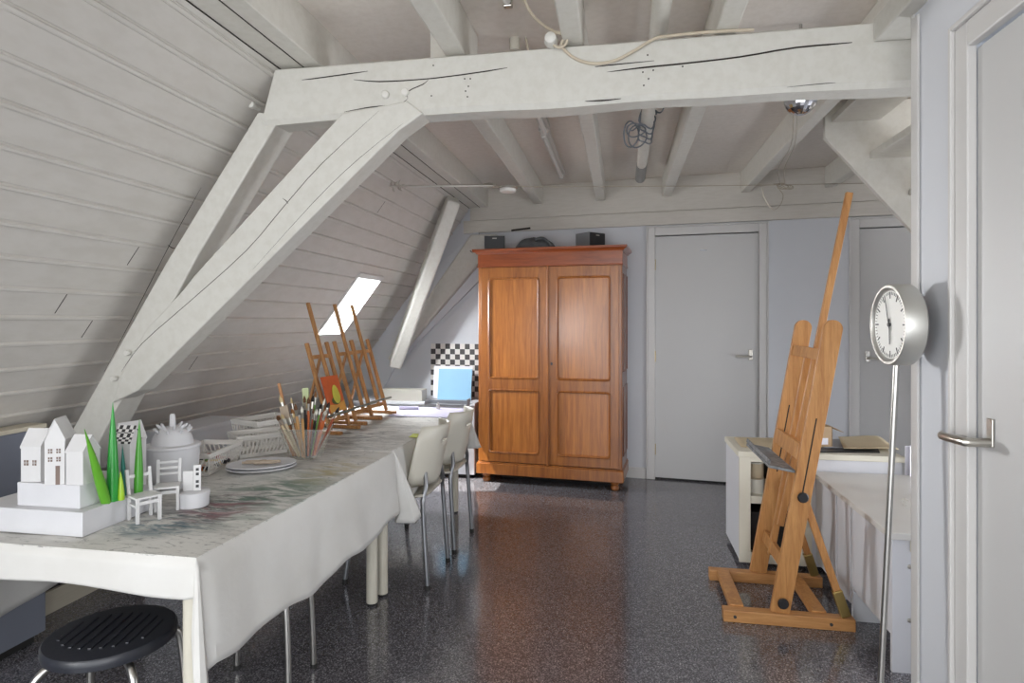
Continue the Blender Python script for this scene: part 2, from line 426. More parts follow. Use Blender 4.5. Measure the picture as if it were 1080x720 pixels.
# end wall, with its two doors, in its own frame: x along the wall, y into it
WM = dict(loc=(0, W0, 0), rotz=WANG)
d1a, d1b = .273, 1.075; d2a, d2b = 1.787, 2.60; DH = 2.02
b = B()
b.box(-3.2, d1a - .012, 0, .15, 0, 2.6); b.box(d1b + .012, d2a - .012, 0, .15, 0, 2.6); b.box(d2b + .012, 3.3, 0, .15, 0, 2.6)
b.box(d1a - .012, d1b + .012, 0, .15, DH + .012, 2.6); b.box(d2a - .012, d2b + .012, 0, .15, DH + .012, 2.6)
struct(b.build('wall_back', 'wall', **WM))
b = B().box(d1a - .012, d1b + .012, .03, .15, 0, .012).box(d2a - .012, d2b + .012, .03, .15, 0, .012)
struct(b.build('trim_threshold', 'rubber', **WM))
def handle(parent, x, z, ylev, dirx, mat='nickel'):
    """back plate and lever on a face looking along -y"""
    h = B().box(x - .016, x + .016, ylev - .006, ylev, z - .03, z + .055).build('door_handle', mat, parent, bevel=.003)
    B().tube([(x, ylev, z), (x, ylev - .045, z), (x + dirx * .02, ylev - .05, z), (x + dirx * .115, ylev - .048, z)], .0085, 10, 4).build('lever', mat, h, smooth=True)
    return h
def wdoor(name, a, c, hinge_right, y=.012):
    d = bpy.data.objects.new(name, None); COL.objects.link(d); struct(d); d.location = (a * math.cos(WANG), W0 + a * math.sin(WANG), 0); d.rotation_euler.z = WANG
    w = c - a
    B().box(0, w, y, y + .04, .014, DH - .006).build('leaf', 'doorp', d, bevel=.002)
    f = B()
    f.box(-.06, 0, -.016, .012, 0, DH + .066); f.box(w, w + .06, -.016, .012, 0, DH + .066); f.box(0, w, -.016, .012, DH, DH + .066)
    f.build('door_frame', 'trim', d, bevel=.004)
    f = B()
    f.box(-.072, -.06, -.024, 0, 0, DH + .078); f.box(w + .06, w + .072, -.024, 0, 0, DH + .078); f.box(-.06, w + .06, -.024, 0, DH + .066, DH + .078)
    f.build('frame_moulding', 'trim', d, bevel=.003)
    if hinge_right: handle(d, .06, 1.03, y, 1)
    else: handle(d, w - .06, 1.03, y, -1)
    for z in (.25, 1.02, 1.78):
        xx = w + .002 if hinge_right else -.002
        B().tube([(xx, y - .018, z - .045), (xx, y - .018, z + .045)], .007, 8).build('hinge', 'brass', d, smooth=True)
    return d
door1 = wdoor('door_1', d1a, d1b, False)
B().box(.355, .41, .010, .0122, 1.885, 1.893).build('mark', 'tubegrey', door1)
wdoor('door_2', d2a, d2b, True)
b = B().box(-2.3, d1a - .075, -.014, 0, 0, .09).box(d1b + .075, d2a - .075, -.014, 0, 0, .09)
struct(b.build('baseboard_back', 'trim', bevel=.003, **WM))
struct(B().box(-3.2, 3.3, .16, .2, 0, 2.6).build('wall_back_light_stop', 'wall', **WM))  # unseen sheet added behind the doors to stop light leaking through their gaps
# planks over the doors
struct(B().box(-1.42, 3.2, -.03, 0, 2.105, 2.215).build('trim_1', 'plate', bevel=.004, **WM))
struct(B().box(-1.36, 3.2, -.018, 0, 2.218, 2.5).build('trim_2', 'plate', bevel=.004, **WM))
# dark slot of missing plank edge
p = onw(540, 243.5); q = onw(560, 241)
struct(B().bar(p + Vector((0, -.03, 0)), q + Vector((0, -.03, 0)), .01, .016).build('trim_slot', 'crack', world=True))

# partition on the right with the near door
PX = .884; PY = 2.09
n0, n1 = .95, 1.763
b = B().box(PX, PX + .1, n1 + .012, PY, 0, 2.5).box(PX, PX + .1, YB, n0 - .012, 0, 2.5).box(PX, PX + .1, n0 - .012, n1 + .012, DH + .012, 2.5)
struct(b.build('wall_right', 'wall'))
struct(B().box(PX - .004, PX + .11, PY - .012, PY + .006, 0, 2.33).build('trim_3', 'trim', bevel=.003))
struct(B().box(PX - .009, PX, PY - .05, PY - .014, 0, 2.24).build('trim_4', 'trim', bevel=.004))
struct(B().box(PX - .05, PX + .12, YB, 2.262, 2.255, 2.335).build('trim_5', 'beam', bevel=.006))
dr = bpy.data.objects.new('door_3', None); COL.objects.link(dr); struct(dr); dr.location = (PX, n1, 0); dr.rotation_euler.z = -PI / 2
w = n1 - n0        # local x runs towards the camera, local y into the wall
B().box(0, w, .012, .052, .014, DH - .006).build('leaf', 'doorp', dr, bevel=.002)
f = B().box(-.062, 0, -.012, .012, 0, DH + .066).box(w, w + .06, -.012, .012, 0, DH + .066).box(0, w, -.012, .012, DH, DH + .066)
f.build('door_frame', 'trim', dr, bevel=.004)
f = B().box(-.076, -.062, -.022, 0, 0, DH + .08).box(-.062, w + .06, -.022, 0, DH + .066, DH + .08)
f.build('frame_moulding', 'trim', dr, bevel=.003)
h = B().box(.05, .074, .006, .012, 1.005, 1.075).build('door_handle', 'nickel', dr, bevel=.002)
B().tube([(.062, .012, 1.015), (.062, -.04, 1.015), (.05, -.048, 1.015), (-.03, -.05, 1.012), (-.055, -.044, 1.011)], .0115, 10, 4).build('lever', 'nickel', h, smooth=True)

# outer walls of the place that lie behind things
struct(B().box(3.0, 3.1, 2.1, YF, 0, 2.5).build('wall_alcove', 'wall'))
struct(B().box(PX + .1, 3.1, 2.0, 2.1, 0, 2.5).build('wall_alcove_front', 'wall'))
# knee boarding low on the left
struct(B().box(-2.55, -2.53, 2.18, 5.6, 0, .085).box(-2.545, -2.53, 2.18, 5.6, .085, .10).build('baseboard_left', 'baseb'))

# ---------------------------------------------------------------- timbers
TB = 2.27                       # front face of the tie beam
def crackline(pts, parent, r=.0022):
    B().tube(pts, [r * .3] + [r] * (len(pts) - 2) + [r * .3], 6, 3).build('crack', 'crack', parent, True)
b = B()
def tiebeam(s_, t_):
    pass
bl, br = -1.425, 1.02
nx = 40
vs = []
for i in range(nx + 1):
    x = bl + (br - bl) * i / nx; xt = x + (.055 * max(0, 1 - i / 3))
    wob = .004 * math.sin(x * 5.1) + .003 * math.sin(x * 11 + 1)
    z0, z1 = 2.108 + wob, 2.328
    sx = max(0, (-1.30 - x)) * .9
    vs.append([b.bm.verts.new((x, TB + .012 + wob, z0)), b.bm.verts.new((x, TB + wob, z0 + .02)), b.bm.verts.new((xt, TB + wob * .6, z1 - .008)), b.bm.verts.new((xt, TB + .01, z1)),
               b.bm.verts.new((xt, TB + .10, z1)), b.bm.verts.new((x, TB + .10, z0))])
for a, c in zip(vs, vs[1:]):
    for k in range(6): b.bm.faces.new((a[k], a[(k + 1) % 6], c[(k + 1) % 6], c[k]))
b.bm.faces.new(vs[0][::-1]); b.bm.faces.new(vs[-1])
tie = struct(b.build('tie_beam', 'beam', world=True))
FY = TB + .0005
crackline([ony(u, v, FY) for u, v in ((296, 87), (330, 83), (366, 78), (388, 75))], tie)
crackline([ony(u, v, FY) for u, v in ((373, 84), (400, 86), (440, 84), (470, 81), (520, 74), (588, 63))], tie, .0024)
crackline([ony(u, v, FY) for u, v in ((430, 104), (431, 96), (446, 89), (452, 84))], tie, .0022)
crackline([ony(u, v, FY) for u, v in ((363, 118), (390, 113), (420, 110), (430, 104))], tie, .002)
crackline([ony(u, v, FY) for u, v in ((526, 86), (560, 82), (600, 75), (640, 69), (690, 64))], tie, .0026)
crackline([ony(u, v, FY) for u, v in ((640, 76), (680, 71), (720, 67), (780, 60), (840, 50), (900, 45), (936, 41))], tie, .003)
crackline([ony(u, v, FY) for u, v in ((610, 107), (635, 106), (655, 104))], tie, .003)
crackline([ony(u, v, FY) for u, v in ((830, 92), (870, 88), (925, 85))], tie, .0014)
b = B()
for u, v in ((406.7, 100), (427.5, 97.5)):
    p = ony(u, v, TB); b.lathe([(.016, 0), (.016, .010), (.012, .014)], p + Vector((0, .004, 0)), 14, (0, -1, 0))
b.build('peg', 'peg', tie, True, smooth=True)
b = B()
for u, v in ((490, 83), (494, 91), (491, 96), (493, 102), (496, 83), (678, 76), (684, 83), (679, 90), (689, 74), (683, 58), (600, 100), (455, 101), (457, 69), (940, 75), (890, 70), (720, 70)):
    b.lathe([(.003, 0), (.003, .0016)], ony(u, v, TB) + Vector((0, .001, 0)), 8, (0, -1, 0))
b.build('nail', 'crack', tie, True)

def plank_px(name, px, y, depth, mat='beam', bevel=.006):
    poly = [ony(u, v, y) for u, v in px]
    return struct(B().prism(poly, (0, depth, 0)).build(name, mat, world=True, bevel=bevel))
# truss leg and the long diagonal brace that lands on it
leg = plank_px('truss_leg', [(272, 118), (297, 121), (208, 270), (140, 398), (86, 500), (56, 500), (75, 455), (175, 277)], TB + .005, .13)
brace = plank_px('diagonal_brace', [(361, 119), (429, 106), (446, 119), (421, 137), (145, 412), (118, 425), (127, 395), (154, 347), (190, 309), (205, 290)], TB - .008, .105)
YD = TB - .0075
crackline([ony(u, v, YD) for u, v in ((404, 113), (340, 172), (300, 217), (260, 264), (200, 318), (150, 362), (128, 392))], brace, .0016)
crackline([ony(u, v, YD) for u, v in ((437, 121), (380, 166), (330, 214), (250, 303))], brace, .0012)
crackline([ony(u, v, TB + .0055) for u, v in ((212, 198), (180, 256), (150, 315), (110, 392))], leg, .0014)
crackline([ony(u, v, TB + .0055) for u, v in ((177, 258), (181, 261), (185, 262))], leg, .0022)
crackline([ony(u, v, YD) for u, v in ((298, 209), (302, 212), (304, 215))], brace, .0022)
b = B()
p = ony(136, 372, TB); b.lathe([(.013, 0), (.013, .014), (.01, .018)], p, 14, (0, -1, 0)); p = ony(122, 399, TB); b.lathe([(.012, 0), (.012, .016), (.009, .02)], p, 14, (0, -1, 0))
b.build('peg', 'peg', leg, True, smooth=True)
p = ony(265, 110, TB); 
b = B().lathe([(.012, -.02), (.012, .02), (.017, .022), (.017, .04), (.012, .044)], p + Vector((0, .03, 0)), 12, (0, -1, 0)); struct(b.build('beam_peg', 'peg', world=True, smooth=True))

# purlin at the top of the slope
struct(B().box(-1.364, -1.183, YB, 5.46, 2.335, 2.52).build('purlin_beam', 'joist', bevel=.006))
struct(B().box(-1.262, -1.258, YB, 5.42, 2.333, 2.336).build('trim_purlin', 'crack'))
struct(B().box(-1.366, -1.360, YB, 5.42, 2.331, 2.336).build('trim_purlin_edge', 'crack'))
def joist(x0, x1, y0=YB, y1=5.6):
    y1 = min(y1, W0 + WS * x0 - .005)
    struct(B().box(x0, x1, y0, y1, 2.335, 2.5).build('ceiling_joist', 'joist', bevel=.007))
joist(-.67, -.59, YB, 2.5); joist(-.76, -.68, 2.38); joist(-.215, -.14); joist(.325, .40); joist(.931, 1.0, 2.3); joist(1.535, 1.60, 3.6)

# far truss against the end wall
def wplate(name, px, off, th, mat='beam', bevel=.006):
    poly = [onw(u, v, off) for u, v in px]
    n = Vector((math.sin(-WANG), math.cos(WANG), 0)).normalized()
    return struct(B().prism(poly, n * th).build(name, mat, world=True, bevel=bevel))
p0, p1 = onr(470, 207), ony(409, 384, 5.2)
q0 = p0 + Vector((.06, .02, -.02)); q1 = p1 + Vector((.06, .02, 0))
struct(B().bar(q0, q1, .11, .17, (.9, .35, 0)).build('far_truss_leg', 'beam', world=True, bevel=.02))
wplate('far_diagonal_brace', [(496, 247), (524, 247), (505, 277), (441, 352), (415, 383), (408, 378), (428, 346)], .09, .09, 'beam', .015)
wplate('wall_panel', [(505, 303), (505, 440), (398, 440), (408, 411), (418.5, 389)], .03, .03, 'wall', .003)
wplate('wall_panel', [(505, 296), (417, 385), (404, 411), (380, 411), (380, 380), (440, 300), (505, 240)], .03, .03, 'wall', .003)

# ================================================================== STAIR
stair = thing('attic_staircase', 'white painted open tread stair climbing behind the end of the tie beam', 'staircase', (1.114, 3.2, 0))
SYF = 3.58
poly = [Vector((ony(870, 145, SYF).x, SYF, 2.40)), ony(870, 145, SYF)]
dz = (poly[1] - ony(955, 236, SYF)); sl = dz.z / dz.x
xe = 2.95
poly += [Vector((xe, SYF, poly[1].z + sl * (xe - poly[1].x))), Vector((xe, SYF, poly[1].z + sl * (xe - poly[1].x) + .85)), Vector((poly[1].x + .82, SYF, 2.49)), Vector((poly[0].x, SYF, 2.49))]
B().prism(poly, (0, .035, 0)).build('stringer', 'joist', stair, True, bevel=.003)
tx, tz = ony(877, 129, SYF).x, ony(877, 129, SYF).z
k = 0
while tz - .2 * k > .15 and tx + .2 * k < 2.72:
    B().box(tx + .19 * k, tx + .19 * k + .24, SYF - .965, SYF, tz - .205 * k, tz - .205 * k + .035).build('tread', 'joist', stair, True, bevel=.004)
    k += 1

# ================================================================== CEILING FITTINGS
pp = thing('ceiling_pipe', 'white pipe running under the ceiling with a grey sleeve at its far end', 'pipe', (.13, 2.4, 2.42))
B().tube([(.135, YB, 2.42), (.135, 4.40, 2.40)], .034, 14).build('pipe', 'joist', pp, True, smooth=True)
B().tube([(.135, 4.36, 2.40), (.135, 4.76, 2.392)], .037, 14).build('sleeve', 'greysleeve', pp, True, smooth=True)
pts = []
for i in range(64):
    a = i / 63 * 2 * PI * 4.3; r = .043 + .006 * math.sin(i * 1.7)
    pts.append((.135 + r * math.cos(a), 3.32 + i / 63 * .42 + .03 * math.sin(a + 1), 2.408 + r * math.sin(a) - (.016 if math.sin(a) < 0 else 0)))
b = B().tube(pts, .0045, 6, 2)
for (dx, dy, sx, sz) in ((-.06, 3.38, .05, .035), (-.085, 3.45, .04, .07), (-.05, 3.5, .05, .06)):
    b.tube([(.135 + dx + sx * math.cos(q), dy + .02 * math.sin(2 * q), 2.37 - .03 + sz * math.sin(q)) for q in [2 * PI * j / 10 for j in range(10)]], .004, 6, 3, True)
b.tube([(.09, 3.4, 2.37), (.06, 3.41, 2.35), (.05, 3.45, 2.36)], .004, 6, 3)
b.tube([(.175, 3.34, 2.42), (.20, 3.33, 2.41), (.215, 3.32, 2.43)], .004, 6, 3)
tag(b.build('cord_coil', 'cordgrey', world=True, smooth=True), 'blue grey cord wound in loops around the white ceiling pipe', 'cord')
def fluo(x, y0, y1, label):
    f = thing('tube_light', label, 'ceiling light', (x, (y0 + y1) / 2, 2.44))
    B().box(x - .03, x + .03, y0, y1, 2.466, 2.5).build('housing', 'white_plastic', f, True, bevel=.004)
    B().tube([(x, y0 + .03, 2.445), (x, y1 - .03, 2.445)], .014, 12).build('lamp_tube', 'white_plastic', f, True, smooth=True)
    for y in (y0 + .012, y1 - .012):
        B().box(x - .016, x + .016, y - .012, y + .012, 2.43, 2.468).build('end_cap', 'nickel' if y1 < 2.3 else 'white_plastic', f, True, bevel=.004)
fluo(-.40, .95, 2.17, 'fluorescent tube light on the ceiling nearest, its metal end showing above the tie beam')
fluo(-.455, 2.75, 3.68, 'fluorescent tube light just beyond the tie beam between two joists')
fluo(-.47, 3.72, 4.85, 'fluorescent tube light closest to the end wall, following another tube')
# mirror ball
mb = thing('mirror_ball', 'small silver mirror ball hanging behind the tie beam', 'mirror ball', ony(844.5, 105, 2.62))
b = B(); bmesh.ops.create_uvsphere(b.bm, u_segments=22, v_segments=14, radius=.062)
for f in b.bm.faces:
    f.normal_update()
mm = plain('mirror_facets', rgb(196, 196, 200), .08, 1, .25, 60)
b.build('ball', mm, mb)
c0 = Vector(mb.location)
B().lathe([(.02, .055), (.02, .075), (.006, .08), (.006, 2.335 - c0.z + .16)], (0, 0, 0), 12).build('cap', 'steel', mb)
b = B()
e1 = ony(826, 196, 3.98)
for dx in (-.008, .008):
    b.tube([c0 + Vector((dx - .02, 0, -.055)), c0.lerp(e1, .35) + Vector((dx, 0, -.03)), c0.lerp(e1, .7) + Vector((dx * 2 - .03, 0, -.01)), e1 + Vector((dx * 1.5, 0, 0))], .0022, 5, 4)
for k in range(5):
    b.tube([e1 + Vector((.03 * math.cos(q + k) * (1 + .3 * k % 1), .02 * math.sin(q * 2 + k), .018 * math.sin(q + k * .7))) for q in [2 * PI * j / 8 for j in range(8)]], .0022, 5, 3, True)
h0 = [ony(u, v, 4.0) for u, v in ((804, 198), (806, 208), (815, 221), (823, 216), (826, 206), (822, 200))]
b.tube(h0, .0024, 5, 4)
tag(b.build('thin_cord', 'wire', world=True), 'thin pale cord hanging from the mirror ball, looped over the ceiling cable', 'cord')
# curtain cable
ca = Vector((-1.40, 3.61, 2.145)); cb = Vector((1.62, 4.10, 2.155))
cr = thing('curtain_cable', 'thin steel cable strung below the ceiling with a twisted finial rod at its left end', 'cable', ca)
B().tube([ca + (cb - ca) * i / 10 + Vector((0, 0, -.012 * math.sin(PI * i / 10))) for i in range(11)], .0025, 6).build('cable', 'wire', cr, True)
ce = ca + (cb - ca) * .205
B().tube([ca, ce], .0075, 8).build('rod', 'nickel', cr, True, smooth=True)
b = B()
for k in range(9):
    a = k * 2.4; q = ca + (cb - ca).normalized() * (-.01 + .009 * k)
    b.tube([q, q + Vector((.004, .018 * math.cos(a), .026 * math.sin(a))), q + Vector((.014, .026 * math.cos(a), .036 * math.sin(a)))], [.005, .0065, .003], 6)
b.lathe([(.0, 0), (.012, .006), (.012, .014), (.0, .02)], ca + Vector((.06, .01, 0)), 10, (cb - ca).normalized())
b.build('finial', 'nickel', cr, True, smooth=True)
b = B()
for k in range(4):
    b.tube([ce + Vector((.045 * math.cos(q) - .03, .012 * k, .012 * math.sin(q) + .004 * k)) for q in [2 * PI * j / 8 for j in range(8)]], .003, 6, 2, True)
b.build('clamp', 'nickel', cr, True)
sp = ca + (cb - ca) * .235
lp = thing('cable_spotlight', 'small round white spotlight clipped to the ceiling cable above the wardrobe', 'lamp', sp + Vector((0, 0, -.03)))
B().lathe([(.02, .028), (.05, .02), (.052, .0), (.046, -.012), (.0, -.016)], (0, 0, 0), 20).build('lamp_shade', 'white_plastic', lp, smooth=True)
B().tube([(.055 * math.cos(q), .055 * math.sin(q), .012) for q in [2 * PI * j / 16 for j in range(16)]], .005, 6, 1, True).build('ring', 'nickel', lp, smooth=True)
# cable along the beam
yb = TB - .012
pts = [ony(550, -8, 2.0), ony(560, 14, 2.1), ony(575, 28, 2.2), ony(586, 34, yb - .02), ony(596, 38, yb - .02), ony(592, 47, yb - .01), ony(600, 57, yb), ony(612, 64, yb), ony(628, 67, yb), ony(648, 64, yb), ony(668, 54, yb), ony(690, 41, yb), ony(705, 38, yb), ony(745, 34, yb), ony(795, 31.5, yb)]
b = B().tube(pts, .0055, 8, 5)
b.tube([ony(590 + 8 * math.cos(q), 42 + 8 * math.sin(q), yb - .02) for q in [2 * PI * j / 10 for j in range(10)]], .005, 7, 3, True)
tag(b.build('electric_cable', 'rope', world=True, smooth=True), 'beige electric cable sagging across the front of the tie beam', 'cable')
b = B().lathe([(.022, 0), (.026, .02), (.02, .05), (.008, .055)], ony(582, 46, TB) + Vector((0, -.004, 0)), 14, (0, -1, 0))
tag(b.build('ceramic_insulator', 'peg', world=True, smooth=True), 'round white cable fitting on the tie beam inside the cable loop', 'cable fitting')
jb = thing('lamp_socket', 'small beige lamp socket with a bent cord on the ceiling behind the tie beam', 'lamp socket', ony(543, 46, 2.55))
c0 = Vector(jb.location)
B().lathe([(.022, -.03), (.022, .05), (.014, .06)], (0, 0, 0), 14).build('socket', 'ivory', jb, smooth=True)
B().tube([(0, 0, .055), (.02, 0, .09), (.04, 0, .05), (.08, 0, 2.335 - c0.z)], .005, 6, 4).build('cord', 'rope', jb, smooth=True)

# ================================================================== WARDROBE
wd = thing('wardrobe', 'tall orange brown wooden wardrobe with two panelled doors against the end wall', 'wardrobe', (-.578, 4.866, 0), math.radians(-5.4))
WW, WD = 1.165, .42; hw = WW / 2
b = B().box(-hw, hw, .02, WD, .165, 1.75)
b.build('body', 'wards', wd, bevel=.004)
b = B()
for s_ in (-1, 1): B().box(s_ * hw - .018 * (1 + s_), s_ * hw + .018 * (1 - s_), -.004, .03, .165, 1.75).build('pilaster', 'ward', wd, bevel=.006)
b = B().box(-hw - .012, hw + .012, -.02, WD, .07, .158).box(-hw - .006, hw + .006, -.012, WD, .158, .168)
b.build('plinth', 'ward', wd, bevel=.005)
b = B().box(-hw - .003, hw + .003, -.006, WD, 1.75, 1.858)
b.box(-hw - .008, hw + .008, -.014, WD, 1.748, 1.758)
b.build('frieze', 'wardx', wd, bevel=.003)
pr = [(0, 1.855), (.012, 1.856), (.018, 1.866), (.034, 1.874), (.040, 1.880), (.040, 1.896), (0, 1.898)]
b = B()
rings = []
for e_, z in pr:
    rings.append([b.bm.verts.new(q) for q in ((-hw - e_, WD, z), (-hw - e_, -.006 - e_, z), (hw + e_, -.006 - e_, z), (hw + e_, WD, z))])
for a, c in zip(rings, rings[1:]):
    for k in range(4): b.bm.faces.new((a[k], a[(k + 1) % 4], c[(k + 1) % 4], c[k]))
b.bm.faces.new(rings[0][::-1]); b.bm.faces.new(rings[-1])
b.build('cornice', 'wardx', wd)
for x in (-hw + .06, hw - .06):
    for y in (.035, WD - .06):
        B().lathe([(.02, 0), (.03, .008), (.034, .022), (.03, .034), (.022, .042), (.034, .05), (.036, .072)], (x, y, 0), 18).build('foot', 'ward', wd, smooth=True)
def rrect(cx, cz, w_, h_, r, y, n=5):
    out = []
    for (sx, sz, a0) in ((1, 1, 0), (-1, 1, PI / 2), (-1, -1, PI), (1, -1, 3 * PI / 2)):
        for k in range(n + 1):
            a = a0 + PI / 2 * k / n
            out.append((cx + sx * (w_ / 2 - r) + r * math.cos(a), y, cz + sz * (h_ / 2 - r) + r * math.sin(a)))
    return out
for s_ in (-1, 1):
    xi, xo = (.006, hw - .024)
    x0, x1 = (xi, xo) if s_ > 0 else (-xo, -xi)
    D = thing('door', '', '', (x0, .0, .175)); del D['label']; del D['category']; D.parent = wd; D.name = 'door'
    w_ = x1 - x0; HZ = 1.57
    st = .068
    rails = [(0, .075), (.585, .675), (HZ - .085, HZ)]
    b = B().box(0, st, -.012, .018, 0, HZ).box(w_ - st, w_, -.012, .018, 0, HZ)
    for a, c in rails: b.box(st, w_ - st, -.012, .018, a, c)
    b.build('stile_frame', 'ward', D, bevel=.002)
    for a, c in ((.075, .585), (.675, HZ - .085)):
        pn = B().box(st - .004, w_ - st + .004, -.001, .012, a - .004, c + .004).build('panel', 'wardp', D)
        B().tube(rrect(w_ / 2, (a + c) / 2, w_ - 2 * st - .006, c - a - .006, .028, -.009), .0095, 8, 0, True).build('moulding', 'ward', D, smooth=True)
    if s_ > 0:
        B().lathe([(.008, 0), (.008, .003)], (.026, -.012, .80), 12, (0, -1, 0), 1, 1.6).build('keyhole', 'dark', D)
B().box(-.011, .011, -.022, .004, .168, 1.748).build('centre_bead', 'ward', wd, bevel=.006)
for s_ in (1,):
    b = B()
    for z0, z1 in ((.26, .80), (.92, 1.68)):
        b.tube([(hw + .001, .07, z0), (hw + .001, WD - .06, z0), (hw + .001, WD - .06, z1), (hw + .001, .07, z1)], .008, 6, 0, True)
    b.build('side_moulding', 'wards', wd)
B().tube([(-hw - .03, 0, 1.878), (-hw - .058, -.002, 1.878), (-hw - .07, -.002, 1.892)], .004, 6, 3).build('hook', 'dark', wd)
def speaker(px, lab, rot, dd):
    o = thing('loudspeaker', lab, 'loudspeaker', px, rot, 'loudspeakers on the wardrobe')
    B().box(-.085, .085, 0, .16, 0, .122).build('cabinet', 'spk', o, bevel=.003)
    B().box(-.082, .082, -.008, .0, .003, .119).build('grille', 'black', o, bevel=.003)
    B().box(-.018, .018, -.0095, -.008, .095, .104).build('badge', 'greybox', o)
    return o
TOPZ = 1.898
p = onz(525, 264, TOPZ + .0)
wmat = Matrix.Rotation(math.radians(-5.4), 4, 'Z')
def wtop(x, y): return Vector(wd.location) + wmat @ Vector((x, y, TOPZ))
speaker(wtop(-.475, .10), 'small black loudspeaker at the left end of the wardrobe top', math.radians(10), 0)
speaker(wtop(.37, .14), 'small black loudspeaker towards the right end of the wardrobe top, its grey side showing', math.radians(46), 0)
hc = wtop(-.165, .20)
b = B()
def hatf(u, v):
    a = 2 * PI * u; r = .165 * (1 - v ** 2.2) ** .5 if v < 1 else 0
    w_ = 1 + .10 * math.sin(3 * a + 1) + .05 * math.sin(7 * a)
    return (hc.x + r * w_ * math.cos(a), hc.y + r * .62 * w_ * math.sin(a), hc.z + .10 * v * (1 + .12 * math.sin(2 * a + .6)))
b.grid(hatf, 28, 8)
b.tube([hc + Vector((.02, -.06, .085)), hc + Vector((.08, -.05, .095)), hc + Vector((.13, -.05, .06)), hc + Vector((.16, -.06, .02))], .012, 8, 4)
bmesh.ops.remove_doubles(b.bm, verts=b.bm.verts, dist=1e-4)
tag(b.build('cloth_bag', 'hat', world=True, smooth=True), 'crumpled dark grey cloth bag lying on the wardrobe between two loudspeakers', 'bag')

# ================================================================== STUDIO EASEL
ez = thing('studio_easel', 'tall beech studio easel standing on the floor beside the low white cabinet', 'easel', (.71, 3.055, 0))
def W(name, b_, mat='wood_easel', **k): return b_.build(name, mat, ez, True, **k)
YN, YR = 2.84, 3.275
for y in (YN, YR):
    W('foot_rail', B().box(.437, .972, y - .026, y + .026, .0, .052), 'wood_easel_x', bevel=.004)
for u in (.50, .84):
    W('cross_rail', B().bar((u, YN + .02, .046), (u, YR - .02, .046), .06, .028, (1, 0, 0)), bevel=.003)
mt = lambda z: .675 + (.215 / 1.24) * (z - .06)
for y, nm in ((YN, 1), (YR, 2)):
    yy = y
    m0 = Vector((mt(.05) , yy, .05)); m1 = Vector((mt(1.28), yy + (.0 if nm == 1 else -.0), 1.28))
    dv = (m1 - m0).normalized()
    mast = W('mast', B().bar(m0, m1, .026, .078, (0, 1, 0)), bevel=.002)
    b = B().lathe([(.0385, -.0128), (.0385, .0128)], m1 + dv * .0005, 24, (0, 1, 0)); b.build('rounded_end', 'wood_easel', mast, True)
    s0, s1 = m0 + dv * .52, m0 + dv * .86
    b = B().bar(s0, s1, .0268, .006, (0, 1, 0)); b.build('slot', 'crack', mast, True)
dvm = (Vector((mt(1.28), 0, 1.28)) - Vector((mt(.05), 0, .05))).normalized()
def mp(z, y, off=0): return Vector((mt(z), y, z)) + Vector((-dvm.z, 0, dvm.x)) * off
W('crossbar', B().bar(mp(1.165, YN, .02), mp(1.165, YR, .02), .05, .022, dvm), bevel=.003)
W('crossbar', B().bar(mp(.24, YN), mp(.24, YR), .055, .022, dvm), bevel=.003)
W('crossbar', B().bar(mp(.74, YN + .02, .03), mp(.74, YR - .02, .03), .07, .022, dvm), bevel=.003)
ps = YN + .225
W('centre_pole', B().bar(mp(.36, ps - .012, .0), Vector((1.03, ps, 1.905)), .022, .03, (0, 1, 0)), bevel=.003)
W('centre_rail', B().bar(mp(.20, ps + .05, .0), mp(1.17, ps + .05, .0), .024, .03, (0, 1, 0)), bevel=.003)
tn = dvm
W('tray', B().bar(mp(.655, YN - .0, .095), mp(.655, YR + .06, .095), .012, .11, dvm), 'tray', bevel=.002)
W('tray_lip', B().bar(mp(.675, YN - .0, .15), mp(.675, YR + .06, .15), .02, .006, dvm), 'tray', bevel=.002)
for y, z0 in ((YN, .53), (YR, .53)):
    a = Vector((mt(z0) + .03, y + .03 * (1 if y == YN else -1), z0)); c = Vector((.94, y + .0, .055)); m_ = a.lerp(c, .78)
    W('back_strut', B().bar(a, m_, .022, .03, (0, 1, 0)), bevel=.003)
    W('strut_socket', B().bar(m_, c, .03, .04, (0, 1, 0)), 'brass', bevel=.003)
b = B()
for z, y in ((.56, YN - .02), (.10, YN - .02)):
    c = mp(z, y, 0)
    knob = B().lathe([(.008, -.02), (.008, 0), (.021, .002), (.023, .012), (.018, .018)], c, 12, (0, -1, 0)); W('knob', knob, 'black', smooth=True)
for x in (.485, .875):
    W('bolt', B().lathe([(.007, 0), (.007, .003)], (x, YN - .026, .026), 10, (0, -1, 0)), 'dark')

# ================================================================== CLOCK ON A POLE
CKC = Vector((.80, 1.985, 1.304)); CR = .119
ck = thing('standing_clock', 'round steel clock on a thin pole by the right wall', 'clock', (.742, 1.985, 0))
def C(name, b_, mat, par=None, **k): return b_.build(name, mat, par or ck, True, **k)
ax = Vector((-1, -.03, .0)).normalized()
C('base', B().lathe([(.12, 0), (.12, .012), (.11, .016), (.012, .02)], (.742, 1.985, 0), 32), 'steel', smooth=True)
C('pole', B().tube([(.742, 1.985, .014), (.796, 1.985, CKC.z - CR + .004)], .0085, 12), 'steel', smooth=True)
case = C('case', B().lathe([(CR - .006, -.030), (CR, -.024), (CR, .026), (CR - .003, .031), (CR - .010, .031), (CR - .014, .024), (CR - .02, .021)], CKC, 56, ax), 'silverclock', smooth=True)
dial = C('dial', B().lathe([(.0, .0205), (CR - .015, .0205), (CR - .015, .0215), (.0, .0215)], CKC, 56, ax), 'dial')
ey = Vector((0, 0, 1)); exx = ax.cross(ey).normalized() * -1
def dp(a, r, o): return CKC + ax * o + (exx * math.sin(a) + ey * math.cos(a)) * r
b = B()
